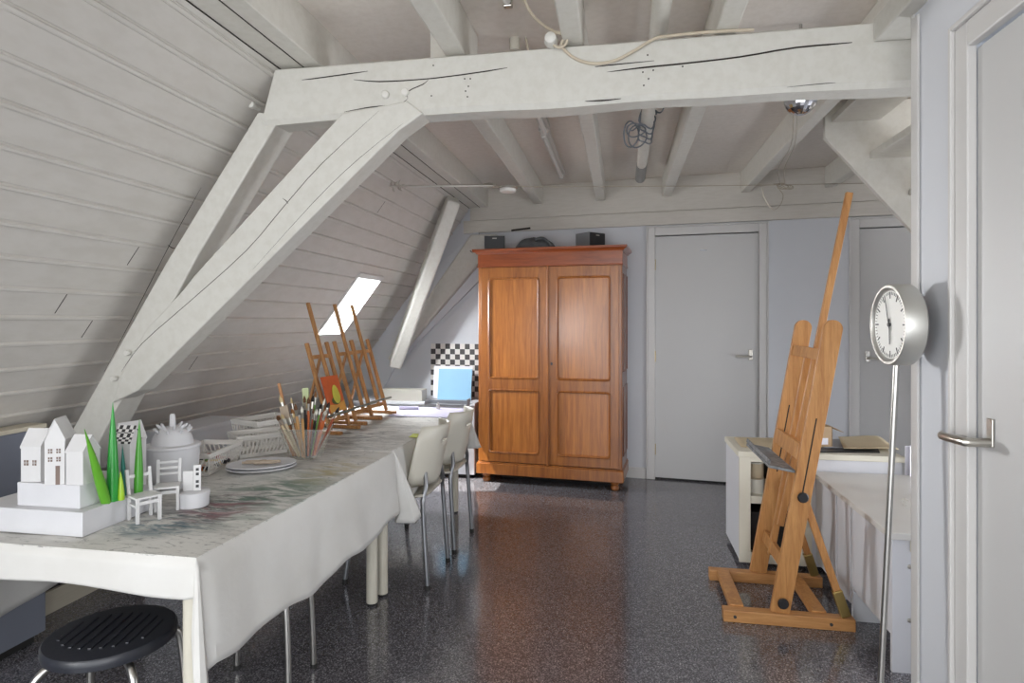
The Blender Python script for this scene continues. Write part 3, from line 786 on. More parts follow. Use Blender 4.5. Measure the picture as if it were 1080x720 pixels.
for k in range(60):
    a = 2 * PI * k / 60; big = k % 5 == 0
    r0 = CR - .022 - (.020 if big else .009)
    b.bar(dp(a, r0, .0222), dp(a, CR - .022, .0222), .0042 if big else .0018, .0008, ax.cross(dp(a, 1, 0) - CKC))
C('minute_marks', b, 'dark')
def hand(a, l, w_, o): 
    return B().bar(dp(a + PI, .018, o), dp(a, l, o), w_, .001, ax.cross(dp(a, 1, 0) - CKC), w_ * .6)
C('hour_hand', hand(math.radians(178), .058, .006, .0245), 'dark')
C('minute_hand', hand(math.radians(-17), .088, .0045, .0262), 'dark')
C('hand_pin', B().lathe([(.006, .022), (.006, .028)], CKC, 12, ax), 'dark')
C('cap', B().lathe([(CR - .006, -.030), (0, -.031)], CKC, 40, ax), 'silverclock')

# ================================================================== CABINETS ON THE RIGHT
TC0, TC1, TYF, TYB, TZ = .62, 1.42, 3.483, 3.90, .616
tc = thing('open_cabinet', 'cream open fronted cabinet holding paint tins, topped with paper', 'cabinet', (1.02, 3.69, 0))
def T(name, b_, mat, **k): return b_.build(name, mat, tc, True, **k)
T('side_panel', B().box(TC0, TC0 + .036, TYF, TYB, .03, TZ - .03), 'cabwhite', bevel=.002)
T('side_panel', B().box(TC1 - .036, TC1, TYF, TYB, .03, TZ - .03), 'cabwhite', bevel=.002)
T('front_frame', B().box(TC0, TC0 + .058, TYF - .012, TYF + .006, .02, TZ - .03).box(.925, .985, TYF - .012, TYF + .006, .02, TZ - .03).box(TC0 + .058, .925, TYF - .012, TYF + .006, .56, TZ - .03).box(TC0 + .058, .925, TYF - .012, TYF + .006, .02, .075), 'cab', bevel=.002)
T('front_panel', B().box(.985, TC1, TYF - .008, TYF + .006, .02, TZ - .03), 'cabwhite', bevel=.002)
T('top', B().box(TC0 - .008, TC1 + .01, TYF - .018, TYB, TZ - .03, TZ), 'cab', bevel=.003)
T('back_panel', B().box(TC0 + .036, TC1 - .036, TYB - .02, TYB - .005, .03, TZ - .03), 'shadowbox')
T('divider', B().box(.935, .965, TYF + .006, TYB - .02, .05, TZ - .03), 'cab')
T('shelf', B().box(TC0 + .036, .935, TYF + .0, TYB - .02, .335, .375), 'cab', bevel=.002)
T('bottom', B().box(TC0 + .036, TC1 - .036, TYF + .006, TYB - .02, .03, .06), 'cab')
T('plinth', B().box(TC0 + .04, TC1 - .04, TYF + .05, TYB - .02, 0, .03), 'rubber')
def tin(x, y, z, r, h_, body, lab, lid='nickel'):
    o = thing('paint_tin', lab, 'paint tin', (x, y, z))
    B().lathe([(r * .97, 0), (r, .004), (r, h_ - .004), (r * .97, h_)], (0, 0, 0), 24).build('can', body, o, smooth=True)
    B().lathe([(r * .9, h_), (r * 1.02, h_ + .002), (r * 1.02, h_ + .008), (r * .8, h_ + .006)], (0, 0, 0), 24).build('lid', lid, o, smooth=True)
M['navy'] = plain('navy_tin', rgb(48, 58, 104), .4, 0, .05)
M['tan'] = plain('tan_tin', rgb(176, 160, 134), .5, 0, .05)
tin(.725, 3.575, .375, .043, .075, 'ivory', 'pale cream paint tin at the bottom of the stack in the open cabinet', 'tan')
tin(.724, 3.578, .459, .042, .075, 'tan', 'tan paint tin stacked on a pale tin in the open cabinet', 'ivory')
tin(.822, 3.56, .375, .040, .082, 'navy', 'dark blue paint tin on the shelf of the open cabinet')
tin(.90, 3.65, .375, .036, .09, 'greybox', 'grey paint tin behind the easel mast in the open cabinet')
b = B().box(.69, .90, 3.55, 3.84, .06, .27)
tag(b.build('storage_crate', 'black', world=True, bevel=.006), 'black crate on the floor of the open cabinet, under the shelf', 'crate')

BX, BZ, BY0, BY1 = .995, .526, 2.52, 3.462
lc = thing('low_cabinet', 'low white cabinet with a grey white worktop between open cabinet and wall end', 'cabinet', (1.3, 2.99, 0))
def L(name, b_, mat, **k): return b_.build(name, mat, lc, True, **k)
BX1 = 1.75
L('worktop', B().box(BX - .012, BX1, BY0 - .014, BY1, BZ - .026, BZ), 'worktop', bevel=.003)
L('end_panel', B().box(BX + .0, BX1, BY0, BY0 + .018, 0.0, BZ - .026), 'cabwhite', bevel=.002)
L('end_rail', B().box(BX + .06, BX1, BY0 - .010, BY0, BZ - .07, BZ - .028), 'cab', bevel=.002)
L('front_panel', B().box(BX, BX + .016, BY0 + .02, 2.915, .138, BZ - .028), 'cabwhite', bevel=.002)
L('front_panel', B().box(BX + .004, BX + .02, 2.96, 3.13, .06, BZ - .028), 'cabwhite', bevel=.002)
L('front_panel', B().box(BX + .004, BX + .02, 3.16, 3.45, .06, BZ - .028), 'cabwhite', bevel=.002)
L('side_panel', B().box(BX, BX1, 2.918, 2.936, 0, BZ - .028), 'cabwhite', bevel=.002)
L('side_panel', B().box(BX, BX1, 3.138, 3.152, 0, BZ - .028), 'cabwhite', bevel=.002)
L('bottom', B().box(BX + .02, BX1, BY0 + .02, 2.916, .14, .158), 'cabwhite')
L('back_panel', B().box(BX1 - .016, BX1, BY0 + .02, BY1, .0, BZ - .028), 'cabwhite')
for z in (.20, .40):
    L('screw_cap', B().lathe([(.008, 0), (.008, .003), (.004, .005)], (BX + .06, BY0, z), 12, (0, -1, 0)), 'nickel', smooth=True)
B().tube([(1.36, 2.75, BZ + .004), (1.37, 2.73, BZ + .02), (1.40, 2.73, BZ + .02), (1.41, 2.75, BZ + .004)], .006, 8, 3)
# on top of the open cabinet
def sheet(name, px, z, mat, lab, cat, th=.002, curl=0, seed=1, n=10):
    c4 = [onz(u, v, z) for u, v in px]; rd = random.Random(seed)
    ph = rd.random() * 6
    def f(u, v):
        p = (c4[0] * (1 - u) + c4[1] * u) * (1 - v) + (c4[3] * (1 - u) + c4[2] * u) * v
        return p + Vector((0, 0, .0015 + curl * (max(0, math.sin(u * 5 + ph)) * .5 + max(0, math.sin(v * 6 + ph * 2)) * .5) * (.3 + abs(u - .5))))
    b_ = B().grid(f, n, n)
    return tag(b_.build(name, mat, world=True, smooth=True, solid=th), lab, cat)
sheet('kraft_paper', [(782, 472), (832, 472), (834, 462), (774, 462)], TZ + .001, 'kraft', 'rumpled brown paper on the left end of the open cabinet top', 'paper', .002, .006, 3)
sheet('dark_folder', [(846, 477.0), (928, 477.5), (925, 471), (850, 470)], TZ + .001, 'black', 'dark folder lying along the front edge of the open cabinet under brown paper', 'folder', .003, .0, 4)
sheet('grey_paper', [(868, 472.5), (900, 472.5), (892, 463), (874, 463)], TZ + .006, 'greypaper', 'grey blue sheet lying beside the cardboard box', 'paper', .001, 0, 5)
sheet('kraft_paper', [(890, 473), (948, 474), (925, 460), (884, 461)], TZ + .012, 'kraft', 'brown paper sheets curling up at the right end of the open cabinet', 'paper', .002, .016, 6)
cbx = thing('cardboard_box', 'small open cardboard box standing on the open cabinet behind the easel', 'box', onz(862, 470, TZ))
cbx.rotation_euler.z = math.radians(8)
b = B()
for a in ((-.055, -.05, -.06, .06), (.05, .055, -.06, .06), (-.055, .055, -.06, -.055), (-.055, .055, .055, .06)): b.box(a[0], a[1], a[2], a[3], 0, .115)
b.box(-.055, .055, -.06, .06, 0, .004)
b.build('carton', 'card', cbx)
b = B().prism([(.055, -.06, .115), (.055, .06, .115), (.115, .06, .085), (.115, -.06, .085)], (0, 0, .003)); b.build('flap', 'card', cbx)
b = B().prism([(-.055, .06, .115), (.055, .06, .115), (.055, .1, .15), (-.055, .1, .15)], (0, 0, .003)); b.build('flap', 'card', cbx)
B().box(-.03, .03, -.0625, -.06, .02, .055).build('sticker', 'paper', cbx)
bro = thing('brochure', 'white folded brochure standing upright on the low cabinet by the wall end', 'brochure', onz(955, 500, BZ) + Vector((.04, .0, 0)))
for k in (0, 1):
    a = .25 if k else -.2
    B().bar((0, 0, 0), (0, 0, .15), .11, .003, (math.cos(a), math.sin(a), 0)).build('page', 'paper', bro)
bro.rotation_euler.z = .6
knobs = thing('glass_stopper', 'small clear round knob on the low cabinet worktop near the wall end', 'knob', onz(954, 533, BZ))
B().lathe([(.008, 0), (.006, .008), (.014, .016), (.014, .024), (0, .032)], (0, 0, 0), 14).build('stopper', 'clear', knobs, smooth=True)

# ================================================================== WORK TABLES
TBZ = .70
def table(x0, x1, y0, y1, lab):
    t_ = thing('work_table', lab, 'table', ((x0 + x1) / 2, (y0 + y1) / 2, 0))
    B().box(x0, x1, y0, y1, TBZ - .03, TBZ - .004).build('tabletop', 'leg_white', t_, True, bevel=.002)
    for x in (x0 + .045, x1 - .045):
        for y in (y0 + .045, y1 - .045):
            lg = B().tube([(x, y, .012), (x, y, TBZ - .03)], .026, 16).build('leg', 'leg_white', t_, True, smooth=True)
            B().tube([(x, y, 0), (x, y, .014)], .022, 14).build('rubber_foot', 'rubber', lg, True)
TX0, TX1 = -1.90, -1.062
table(TX0, TX1 - .034, 1.445, 2.745, 'white work table nearest the camera, under the long paint stained cloth')
table(TX0, TX1 - .024, 2.755, 4.14, 'white work table pushed end to end behind the nearer one, by the chairs')

def cloth(x0, x1, y0, y1, z, drop, name, lab, mat, amp=.012, twist=(0, 0), seed=1, skew=(0, 0)):
    """one sheet: flat top with hanging sides; drop(side, s) gives the hang, side 0 front,1 right,2 back,3 left"""
    rd = random.Random(seed)
    def nz(x, y): return .0018 * math.sin(x * 21 + 3 * math.sin(y * 7)) + .0014 * math.sin(y * 17 + x * 5)
    nx, ny, nk = 34, 44, 14
    b_ = B(); top = {}
    def xs(i, y): 
        t = (y - y0) / (y1 - y0)
        a = x0; c = x1 + skew[0] + (skew[1] - skew[0]) * t
        return a + (c - a) * i / nx
    for i in range(nx + 1):
        for j in range(ny + 1):
            y = y0 + (y1 - y0) * j / ny; x = xs(i, y)
            edge = min(i, nx - i, j, ny - j)
            top[i, j] = b_.bm.verts.new((x, y, z + (nz(x, y) if edge > 1 else 0)))
    for i in range(nx):
        for j in range(ny): b_.bm.faces.new((top[i, j], top[i + 1, j], top[i + 1, j + 1], top[i, j + 1]))
    per = []
    for i in range(nx): per.append((i, 0, 0, i / nx, (0, -1)))
    for k in range(7): per.append((nx, 0, 'c0', k / 6, (math.sin(PI / 2 * k / 6), -math.cos(PI / 2 * k / 6))))
    for j in range(1, ny): per.append((nx, j, 1, j / ny, (1, 0)))
    for k in range(7): per.append((nx, ny, 'c1', k / 6, (math.cos(PI / 2 * k / 6), math.sin(PI / 2 * k / 6))))
    for i in range(1, nx): per.append((nx - i, ny, 2, i / nx, (0, 1)))
    for k in range(7): per.append((0, ny, 'c2', k / 6, (-math.sin(PI / 2 * k / 6), math.cos(PI / 2 * k / 6))))
    for j in range(1, ny): per.append((0, ny - j, 3, j / ny, (-1, 0)))
    for k in range(7): per.append((0, 0, 'c3', k / 6, (-math.cos(PI / 2 * k / 6), -math.sin(PI / 2 * k / 6))))
    cols = []
    for n_, (i, j, side, s_, d) in enumerate(per):
        base = top[i, j].co; D = drop(side, s_); L_ = []
        for k in range(1, nk + 1):
            t = k / nk
            corner = isinstance(side, str)
            if corner: outw = .008 + t * (.13 if side == 'c1' else .055) * math.sin(PI * s_) ** .7 * (D / .3)
            else:
                sl_ = s_ * ((x1 - x0) if side in (0, 2) else (y1 - y0))
                outw = .012 * min(1, k / 3) ** .5 + (t * .022 if side == 1 else 0) + t * (D / .25) * amp * (.45 + .55 * math.sin(sl_ * 15 + seed) + .4 * math.sin(sl_ * 33 + 2 * seed)) * (1 if side else .4)
            rr = min(1, t * D / .012)
            L_.append(b_.bm.verts.new((base.x + d[0] * outw * (rr if t * D < .02 else 1), base.y + d[1] * outw * (rr if t * D < .02 else 1), z - .002 - t * D)))
        cols.append((top[i, j], L_))
    N_ = len(cols)
    for n_ in range(N_):
        a, c = cols[n_], cols[(n_ + 1) % N_]
        if a[0] is c[0]: b_.bm.faces.new((a[0], c[1][0], a[1][0]))
        else: b_.bm.faces.new((a[0], c[0], c[1][0], a[1][0]))
        for k in range(nk - 1): b_.bm.faces.new((a[1][k], c[1][k], c[1][k + 1], a[1][k + 1]))
    o = b_.build(name, mat, smooth=True, solid=.0016)
    return tag(o, lab, 'tablecloth')
M['cloth'] = cloth_mat(TBZ, 'paint_stained_cloth')
def lerp(a, b_, t): return a + (b_ - a) * t
def drop1(side, s_):
    if side == 0: return lerp(.085, .10, s_) + .006 * math.sin(s_ * 9)
    if side == 'c0': return lerp(.10, .31, min(1, s_ * 2.2)) + .035 * math.sin(PI * s_)
    if side == 1: return .275 + .03 * math.sin(s_ * 3.1) + .012 * math.sin(s_ * 19) 
    if side == 'c1': return lerp(.33, .02, s_ ** 1.5) + .05 * math.sin(PI * s_)
    if side == 2: return .014
    if side == 3: return .30 + .02 * math.sin(s_ * 8)
    return .25
cloth(TX0 - .004, TX1 - .004, 1.432, 2.748, TBZ, drop1, 'tablecloth', 'long white cloth hanging over the nearest table, streaked with green and red paint', M['cloth'], .006, seed=2, skew=(-.022, .012))
def drop2(side, s_):
    if side == 0: return .10
    if side == 'c0': return .26
    if side == 1: return .24 + .03 * math.sin(s_ * 17)
    if side == 'c1': return .27
    if side == 2: return .25
    return .25
cloth(TX0 - .004, TX1 - .006, 2.754, 4.15, TBZ + .001, drop2, 'tablecloth', 'white cloth over the farther table, tucked behind the chair backs', M['cloth'], .010, seed=5)
# loose pointed flap of the far cloth at the joint of the tables
b = B()
fp = [(-1.02, 2.765, .70), (-.985, 2.80, .58), (-.955, 2.86, .47), (-.985, 2.93, .52), (-1.005, 2.96, .70)]

# ================================================================== CHAIRS AND STOOLS
def chair(loc, rot, lab):
    """faces -x"""
    o = thing('plastic_chair', lab, 'chair', loc, rot, 'chairs along the farther table')
    def seatf(u, v):
        x = -.22 + .40 * u; y = (v - .5) * .40 * (1 - .10 * u)
        return (x, y, .445 - .02 * math.sin(PI * u) - .03 * (max(0, .2 - u) / .2) ** 2 + .015 * abs(2 * v - 1) ** 3)
    B().grid(seatf, 14, 14).build('seat', 'ivory', o, smooth=True, solid=.012)
    def backf(u, v):
        z = .49 + .30 * v; wv = .20 * (1 - .10 * v - .16 * max(0, v - .82) / .18 - .25 * max(0, .12 - v) / .12)
        y = (u - .5) * 2 * wv
        return (.195 + .065 * v - .095 * (abs(2 * u - 1) ** 2.2), y, z)
    B().grid(backf, 17, 16, lambda i, j: 6 <= i <= 10 and j == 11).build('backrest', 'ivory', o, smooth=True, solid=.010)
    for s_ in (-1, 1):
        y = s_ * .165
        lg = B().tube([(.172, y * .72, .56), (.185, y * .85, .50), (.178, y * .98, .445), (.18, y * 1.04, .38), (.205, y * 1.08, .02)], .0115, 10, 4).build('leg', 'tubegrey', o, smooth=True)
        B().tube([(.2055, y * 1.081, 0), (.2045, y * 1.08, .024)], .0135, 10).build('rubber_foot', 'rubber', lg)
        lg = B().tube([(.12, y, .425), (-.13, y, .422), (-.17, y * 1.01, .40), (-.225, y * 1.08, .02)], .0115, 10, 4).build('leg', 'tubegrey', o, smooth=True)
        B().tube([(-.2255, y * 1.081, 0), (-.2245, y * 1.08, .024)], .0135, 10).build('rubber_foot', 'rubber', lg)
    B().tube([(-.10, -.165, .420), (-.10, .165, .420)], .010, 8).build('stretcher', 'tubegrey', o, smooth=True)
    return o
ch = chair((-1.14, 3.07, 0), math.radians(0), 'ivory plastic chair at the farther table, nearer the joint of the tables')
dup(ch, (-1.13, 3.555, 0), math.radians(-2), 'ivory plastic chair at the farther table, closer to the wardrobe')

def stool(loc, rot, lab):
    o = thing('round_stool', lab, 'stool', loc, rot, 'black topped stools at the nearest table')
    R_ = .163
    st_ = B().lathe([(R_ - .012, .418), (R_ - .001, .421), (R_, .43), (R_, .443), (R_ - .005, .4495), (R_ - .014, .451), (0, .449)], (0, 0, 0), 48).build('seat', 'seat', o, smooth=True)
    b_ = B()
    for k in range(9):
        x = -.11 + .0275 * k; yl = math.sqrt(max(0, .128 ** 2 - x * x))
        b_.bar((x, -yl * .8, .4515), (x, yl * .8, .4515), .009, .005, (1, 0, 0))
    b_.build('grip_ridge', 'seat', st_, bevel=.001)
    for k in range(4):
        a = PI / 4 + k * PI / 2; d = Vector((math.cos(a), math.sin(a), 0))
        lg = B().tube([d * .04 + Vector((0, 0, .412)), d * .125 + Vector((0, 0, .410)), d * .165 + Vector((0, 0, .392)), d * .182 + Vector((0, 0, .35)), d * .196 + Vector((0, 0, .2)), d * .203 + Vector((0, 0, .012))], .0105, 10, 5).build('leg', 'steel', o, smooth=True)
        B().tube([d * .203, d * .203 + Vector((0, 0, .016))], .013, 10).build('rubber_foot', 'rubber', lg)
    return o
s1 = stool((-1.405, 1.50, 0), math.radians(14), 'black topped steel stool tucked under the front edge of the nearest table')
dup(s1, (-1.262, 2.0, 0), math.radians(12), 'steel legged stool pushed under the right side of the nearest table')

# blue grey knee cupboard at far left
kc = thing('knee_cupboard', 'blue grey low cupboard under the sloping roof behind the houses', 'cupboard', (-2.45, 1.4, 0))
B().box(-2.36, -2.34, .2, 2.165, .04, .875).build('front_board', 'bluegrey', kc, True, bevel=.003)
B().prism([(-2.36, 2.147, .04), (-2.66, 2.147, .04), (-2.66, 2.147, .50), (-2.50, 2.147, .76), (-2.36, 2.147, .86)], (0, .018, 0)).build('end_board', 'bluegrey', kc, True)
B().box(-2.425, -2.335, .2, 2.167, .875, .893).build('top_board', 'baseb', kc, True, bevel=.003)
B().box(-2.40, -2.37, .25, 2.14, 0, .04).build('plinth', 'rubber', kc, True)

# ================================================================== THINGS ON THE NEAREST TABLE
Z0 = TBZ + .002
plth = B().box(-1.885, -1.505, 1.505, 1.80, Z0, Z0 + .07)
tag(plth.build('display_plinth', 'matt_white', world=True, bevel=.002), 'large flat white plinth at the near end of the table, under the model houses', 'plinth')
Z1 = Z0 + .07
ub = B().box(-1.755, -1.541, 1.532, 1.70, Z1, Z1 + .068)
tag(ub.build('display_block', 'matt_white', world=True, bevel=.002), 'white block on the plinth carrying the front row of model houses', 'block')
Z2 = Z1 + .068
def house(loc, rot, w_, d_, eave, ridge, lab, wins=(), door=None, along='y', flat=None, winr=(), roofmat='model_white'):
    """gable towards -y (along y ridge) or ridge along x"""
    o = thing('model_house', lab, 'model house', loc, rot, 'white model houses')
    b_ = B()
    if along == 'y': poly = [(-w_ / 2, -d_ / 2, 0), (w_ / 2, -d_ / 2, 0), (w_ / 2, -d_ / 2, eave), (0, -d_ / 2, ridge), (-w_ / 2, -d_ / 2, eave)]; ext = (0, d_, 0)
    else: poly = [(-w_ / 2, -d_ / 2, 0), (-w_ / 2, d_ / 2, 0), (-w_ / 2, d_ / 2, eave), (-w_ / 2, 0, ridge), (-w_ / 2, -d_ / 2, eave)]; ext = (w_, 0, 0)
    b_.prism(poly, ext).build('wall', 'model_white', o, bevel=.0008)
    r_ = B(); th = .0035; ov = .0015
    if along == 'y':
        for s_ in (-1, 1): r_.prism([(s_ * (w_ / 2 + ov), -d_ / 2 - ov, eave - ov), (s_ * (w_ / 2 + ov), -d_ / 2 - ov, eave + th), (0, -d_ / 2 - ov, ridge + th), (0, -d_ / 2 - ov, ridge)], (0, d_ + 2 * ov, 0))
    else:
        for s_ in (-1, 1): r_.prism([(-w_ / 2 - ov, s_ * (d_ / 2 + ov), eave - ov), (-w_ / 2 - ov, s_ * (d_ / 2 + ov), eave + th), (-w_ / 2 - ov, 0, ridge + th), (-w_ / 2 - ov, 0, ridge)], (w_ + 2 * ov, 0, 0))
    r_.build('roof', roofmat, o)
    for (x, z, ww, hh) in wins:
        f_ = B().box(x - ww / 2, x + ww / 2, -d_ / 2 - .0008, -d_ / 2 + .002, z - hh / 2, z + hh / 2).build('window', 'brownhole', o)
        B().box(x - .0007, x + .0007, -d_ / 2 - .0014, -d_ / 2, z - hh / 2, z + hh / 2).box(x - ww / 2, x + ww / 2, -d_ / 2 - .0014, -d_ / 2, z - .0007, z + .0007).build('glazing_bar', 'model_white', f_)
    for (y, z, ww, hh) in winr:
        f_ = B().box(w_ / 2 - .002, w_ / 2 + .0008, y - ww / 2, y + ww / 2, z - hh / 2, z + hh / 2).build('window', 'brownhole', o)
        B().box(w_ / 2, w_ / 2 + .0014, y - .0007, y + .0007, z - hh / 2, z + hh / 2).build('glazing_bar', 'model_white', f_)
    if door: B().box(door[0] - door[1] / 2, door[0] + door[1] / 2, -d_ / 2 - .0008, -d_ / 2 + .002, 0, door[2]).build('door', 'brownhole', o)
    return o
def hp(u, v, z, back=0):
    q = onz(u, v, z); d = ray(u, v); d.z = 0; d.normalize(); return Vector((q.x + d.x * back, q.y + d.y * back, z))
p = hp(29, 508, Z2); house(p + Vector((.004, .032, 0)), math.radians(8), .060, .06, .100, .150, 'white model house at the far left of the front row, with two small windows', wins=((-.013, .056, .014, .016), (.012, .056, .012, .016)), along='x')
p = hp(50, 511, Z2); house(p + Vector((.008, .034, 0)), math.radians(24), .052, .070, .128, .188, 'tallest white model house in the front row, with a steep gable and narrow door', wins=((-.011, .098, .011, .013), (.010, .098, .011, .013), (-.011, .074, .011, .013), (.010, .074, .011, .013)), winr=((-.015, .098, .010, .013), (.012, .098, .010, .013), (-.015, .074, .010, .013), (.012, .074, .010, .013)), door=(.008, .011, .055))
p = hp(78, 512, Z2); house(p + Vector((-.005, .036, 0)), math.radians(2), .056, .062, .094, .138, 'low white model house at the right corner of the block', winr=((.006, .075, .016, .016),), along='x')
p = hp(97, 520, Z1); q = Vector((-1.585, 1.755, Z1)); house(q, math.radians(4), .06, .055, .15, .20, 'white model house with a black and white chequered roof behind the block', along='x', roofmat='checks_small' if 'checks_small' in M else 'model_white')
q = Vector((-1.675, 1.865, Z0)); house(q, math.radians(-14), .058, .08, .205, .262, 'slender white model house standing behind the green cones', wins=((.012, .18, .012, .03),), door=(-.006, .018, .075))
# chequered roof material for the house behind the block
def small_checks():
    t_ = NT('small_checks'); v = t_.coord(); k_ = t_.n('ShaderNodeTexChecker'); k_.inputs['Scale'].default_value = 1 / .012
    t_.l(v, k_.inputs['Vector']); k_.inputs[1].default_value = rgb(50, 48, 50); k_.inputs[2].default_value = rgb(226, 224, 222); t_.col(k_.outputs['Color']); t_.set(.5); return t_.m
sm = small_checks()
for o in [o for o in bpy.data.objects if o.parent and 'chequered roof' in o.parent.get('label', '') and o.name.startswith('roof')]:
    o.data.materials.clear(); o.data.materials.append(sm)
def green(c): return plain('glossy_green', c, .28, 0, .08, 14)
cones = [((112, 530), (89, 452), .0135, rgb(92, 156, 42), 'light green glass cone leaning left beside the model houses', Z1, 0),
         ((119, 528), (119, 424), .0155, rgb(38, 142, 52), 'tallest dark green glass cone standing upright by the model houses', Z1, 0),
         ((128, 527), (127, 496), .009, rgb(150, 190, 36), 'short lime green cone in front of the teal cone', Z1, 0),
         ((131, 522), (129, 469), .0085, rgb(20, 118, 106), 'slim teal cone between the tall dark green and bright green cones', Z1, 0),
         ((146, 521), (147, 442), .0125, rgb(70, 146, 44), 'bright green upright cone behind the small white chairs', Z1, 0),
         ((163, 518), (160, 481), .008, rgb(140, 164, 54), 'thin olive green cone in front of the white pot', Z0, 0)]
for (bu, bv), (tu, tv), r_, c_, lab, zb, _ in cones:
    a = onz(bu, bv, zb); a.z = zb; d = ray(tu, tv); tt = (a - CAM).dot(Vector((-SP, CP, 0))) - (.10 if bu == 112 else 0); e_ = CAM + d * tt
    if bu == 119: pass
    L_ = (e_ - a); pts = [a + L_ * k for k in (0, .15, .3, .5, .7, .88, 1)]
    rr = [r_ * k for k in (1.0, 1.04, 1.0, .82, .55, .25, .03)]
    tag(B().tube(pts, rr, 18).build('glass_cone', green(c_), world=True, smooth=True), lab, 'cone', 'green cones')
def minichair(loc, rot, lab, slats):
    o = thing('miniature_chair', lab, 'miniature chair', loc, rot, 'miniature white chairs')
    w_, d_, sz, H_ = .034, .032, .072, .152
    B().box(-w_ - .003, w_ + .003, -d_ - .004, d_ + .002, sz, sz + .006).build('seat', 'model_white', o, bevel=.001)
    for sx in (-1, 1):
        B().bar((sx * w_ * .92, -d_, 0), (sx * w_ * .92, -d_, sz), .0085, .0085).build('leg', 'model_white', o)
        B().bar((sx * w_ * .92, d_, 0), (sx * w_ * .92, d_, sz), .0085, .0085).build('leg', 'model_white', o)
        B().bar((sx * w_ * .92, d_, sz), (sx * w_ * .95, d_ + .016, H_), .008, .0085).build('back_post', 'model_white', o)
    b_ = B()
    for k in range(slats):
        z = H_ - .010 - k * (.018 if slats > 1 else 0) - (.012 if slats == 1 else 0); y = d_ + .016 * (z - sz) / (H_ - sz)
        b_.bar((-w_ * .92, y, z), (w_ * .92, y, z), .004, .010 if slats == 1 else .007, (0, 1, 0))
    b_.build('back_slat', 'model_white', o)
    b_ = B()
    for sx in (-1, 1): b_.bar((sx * w_ * .92, -d_, .05), (sx * w_ * .92, d_, .05), .004, .006, (1, 0, 0))
    b_.bar((-w_ * .92, -d_, .060), (w_ * .92, -d_, .060), .004, .010, (0, 1, 0))
    b_.build('stretcher', 'model_white', o)
    return o
p = hp(148, 550, Z0, .028); minichair(p + Vector((.014, 0, 0)), math.radians(62), 'miniature white wooden chair with a single back rail beside the plinth', 1)
p = hp(177, 541, Z0, .058); minichair(p, math.radians(34), 'miniature white chair with a slatted back near the lidded pot', 3)
# lidded pot
p = hp(182, 520, Z0, .088)
pot = thing('lidded_pot', 'round white lidded pot with a crown of white spikes on its lid', 'pot', p)
B().lathe([(.052, 0), (.062, .004), (.076, .03), (.086, .07), (.090, .115), (.090, .150), (.084, .150), (.08, .11), (.05, .02), (0, .015)], (0, 0, 0), 40).build('bowl', 'matt_white', pot, smooth=True)
ld = B().lathe([(.093, .148), (.095, .154), (.092, .160), (.072, .163), (.069, .172), (.064, .190), (.052, .208), (.034, .22), (0, .226)], (0, 0, 0), 40).build('lid', 'matt_white', pot, smooth=True)
rd = random.Random(3)
b = B().lathe([(.011, .215), (.010, .262), (.007, .270), (0, .272)], (0, 0, 0), 12); b.build('finial', 'matt_white', ld, smooth=True)
for k in range(16):
    a = 2 * PI * k / 16; ring_ = k % 2
    r0 = .050 if ring_ else .034; z_ = .205 if ring_ else .217
    b = B(); d = Vector((math.cos(a) * .7, math.sin(a) * .7, .75)).normalized(); c = Vector((r0 * math.cos(a), r0 * math.sin(a), z_))
    b.tube([c, c + d * .014, c + d * (.018 + .008 * rd.random())], [.0045, .0055, .0035], 8); b.build('spike', 'matt_white', ld, smooth=True)
# round box
p = hp(204, 537, Z0, .048)
rb_ = thing('round_box', 'low round white box on the table in front of the lidded pot', 'box', p)
B().lathe([(.046, 0), (.048, .002), (.048, .034), (.046, .036), (0, .036)], (0, 0, 0), 36).build('box', 'matt_white', rb_, smooth=True)
B().lathe([(.050, .034), (.050, .048), (.047, .05), (0, .05)], (0, 0, 0), 36).build('lid', 'matt_white', rb_, smooth=True)
pc = thing('perforated_piece', 'small white cut out wall piece with holes standing on the round box', 'model piece', Vector(rb_.location) + Vector((0, 0, .051)))
pc.rotation_euler.z = .5
B().box(-.030, .0, -.004, .004, 0, .065).build('slab', 'model_white', pc)
B().box(.002, .024, -.012, -.004, 0, .085).build('slab', 'model_white', pc)
b = B()
for z in (.015, .03, .055, .07): b.box(.009, .018, -.0128, -.0115, z - .004, z + .005)
b.build('hole', 'dark', pc)

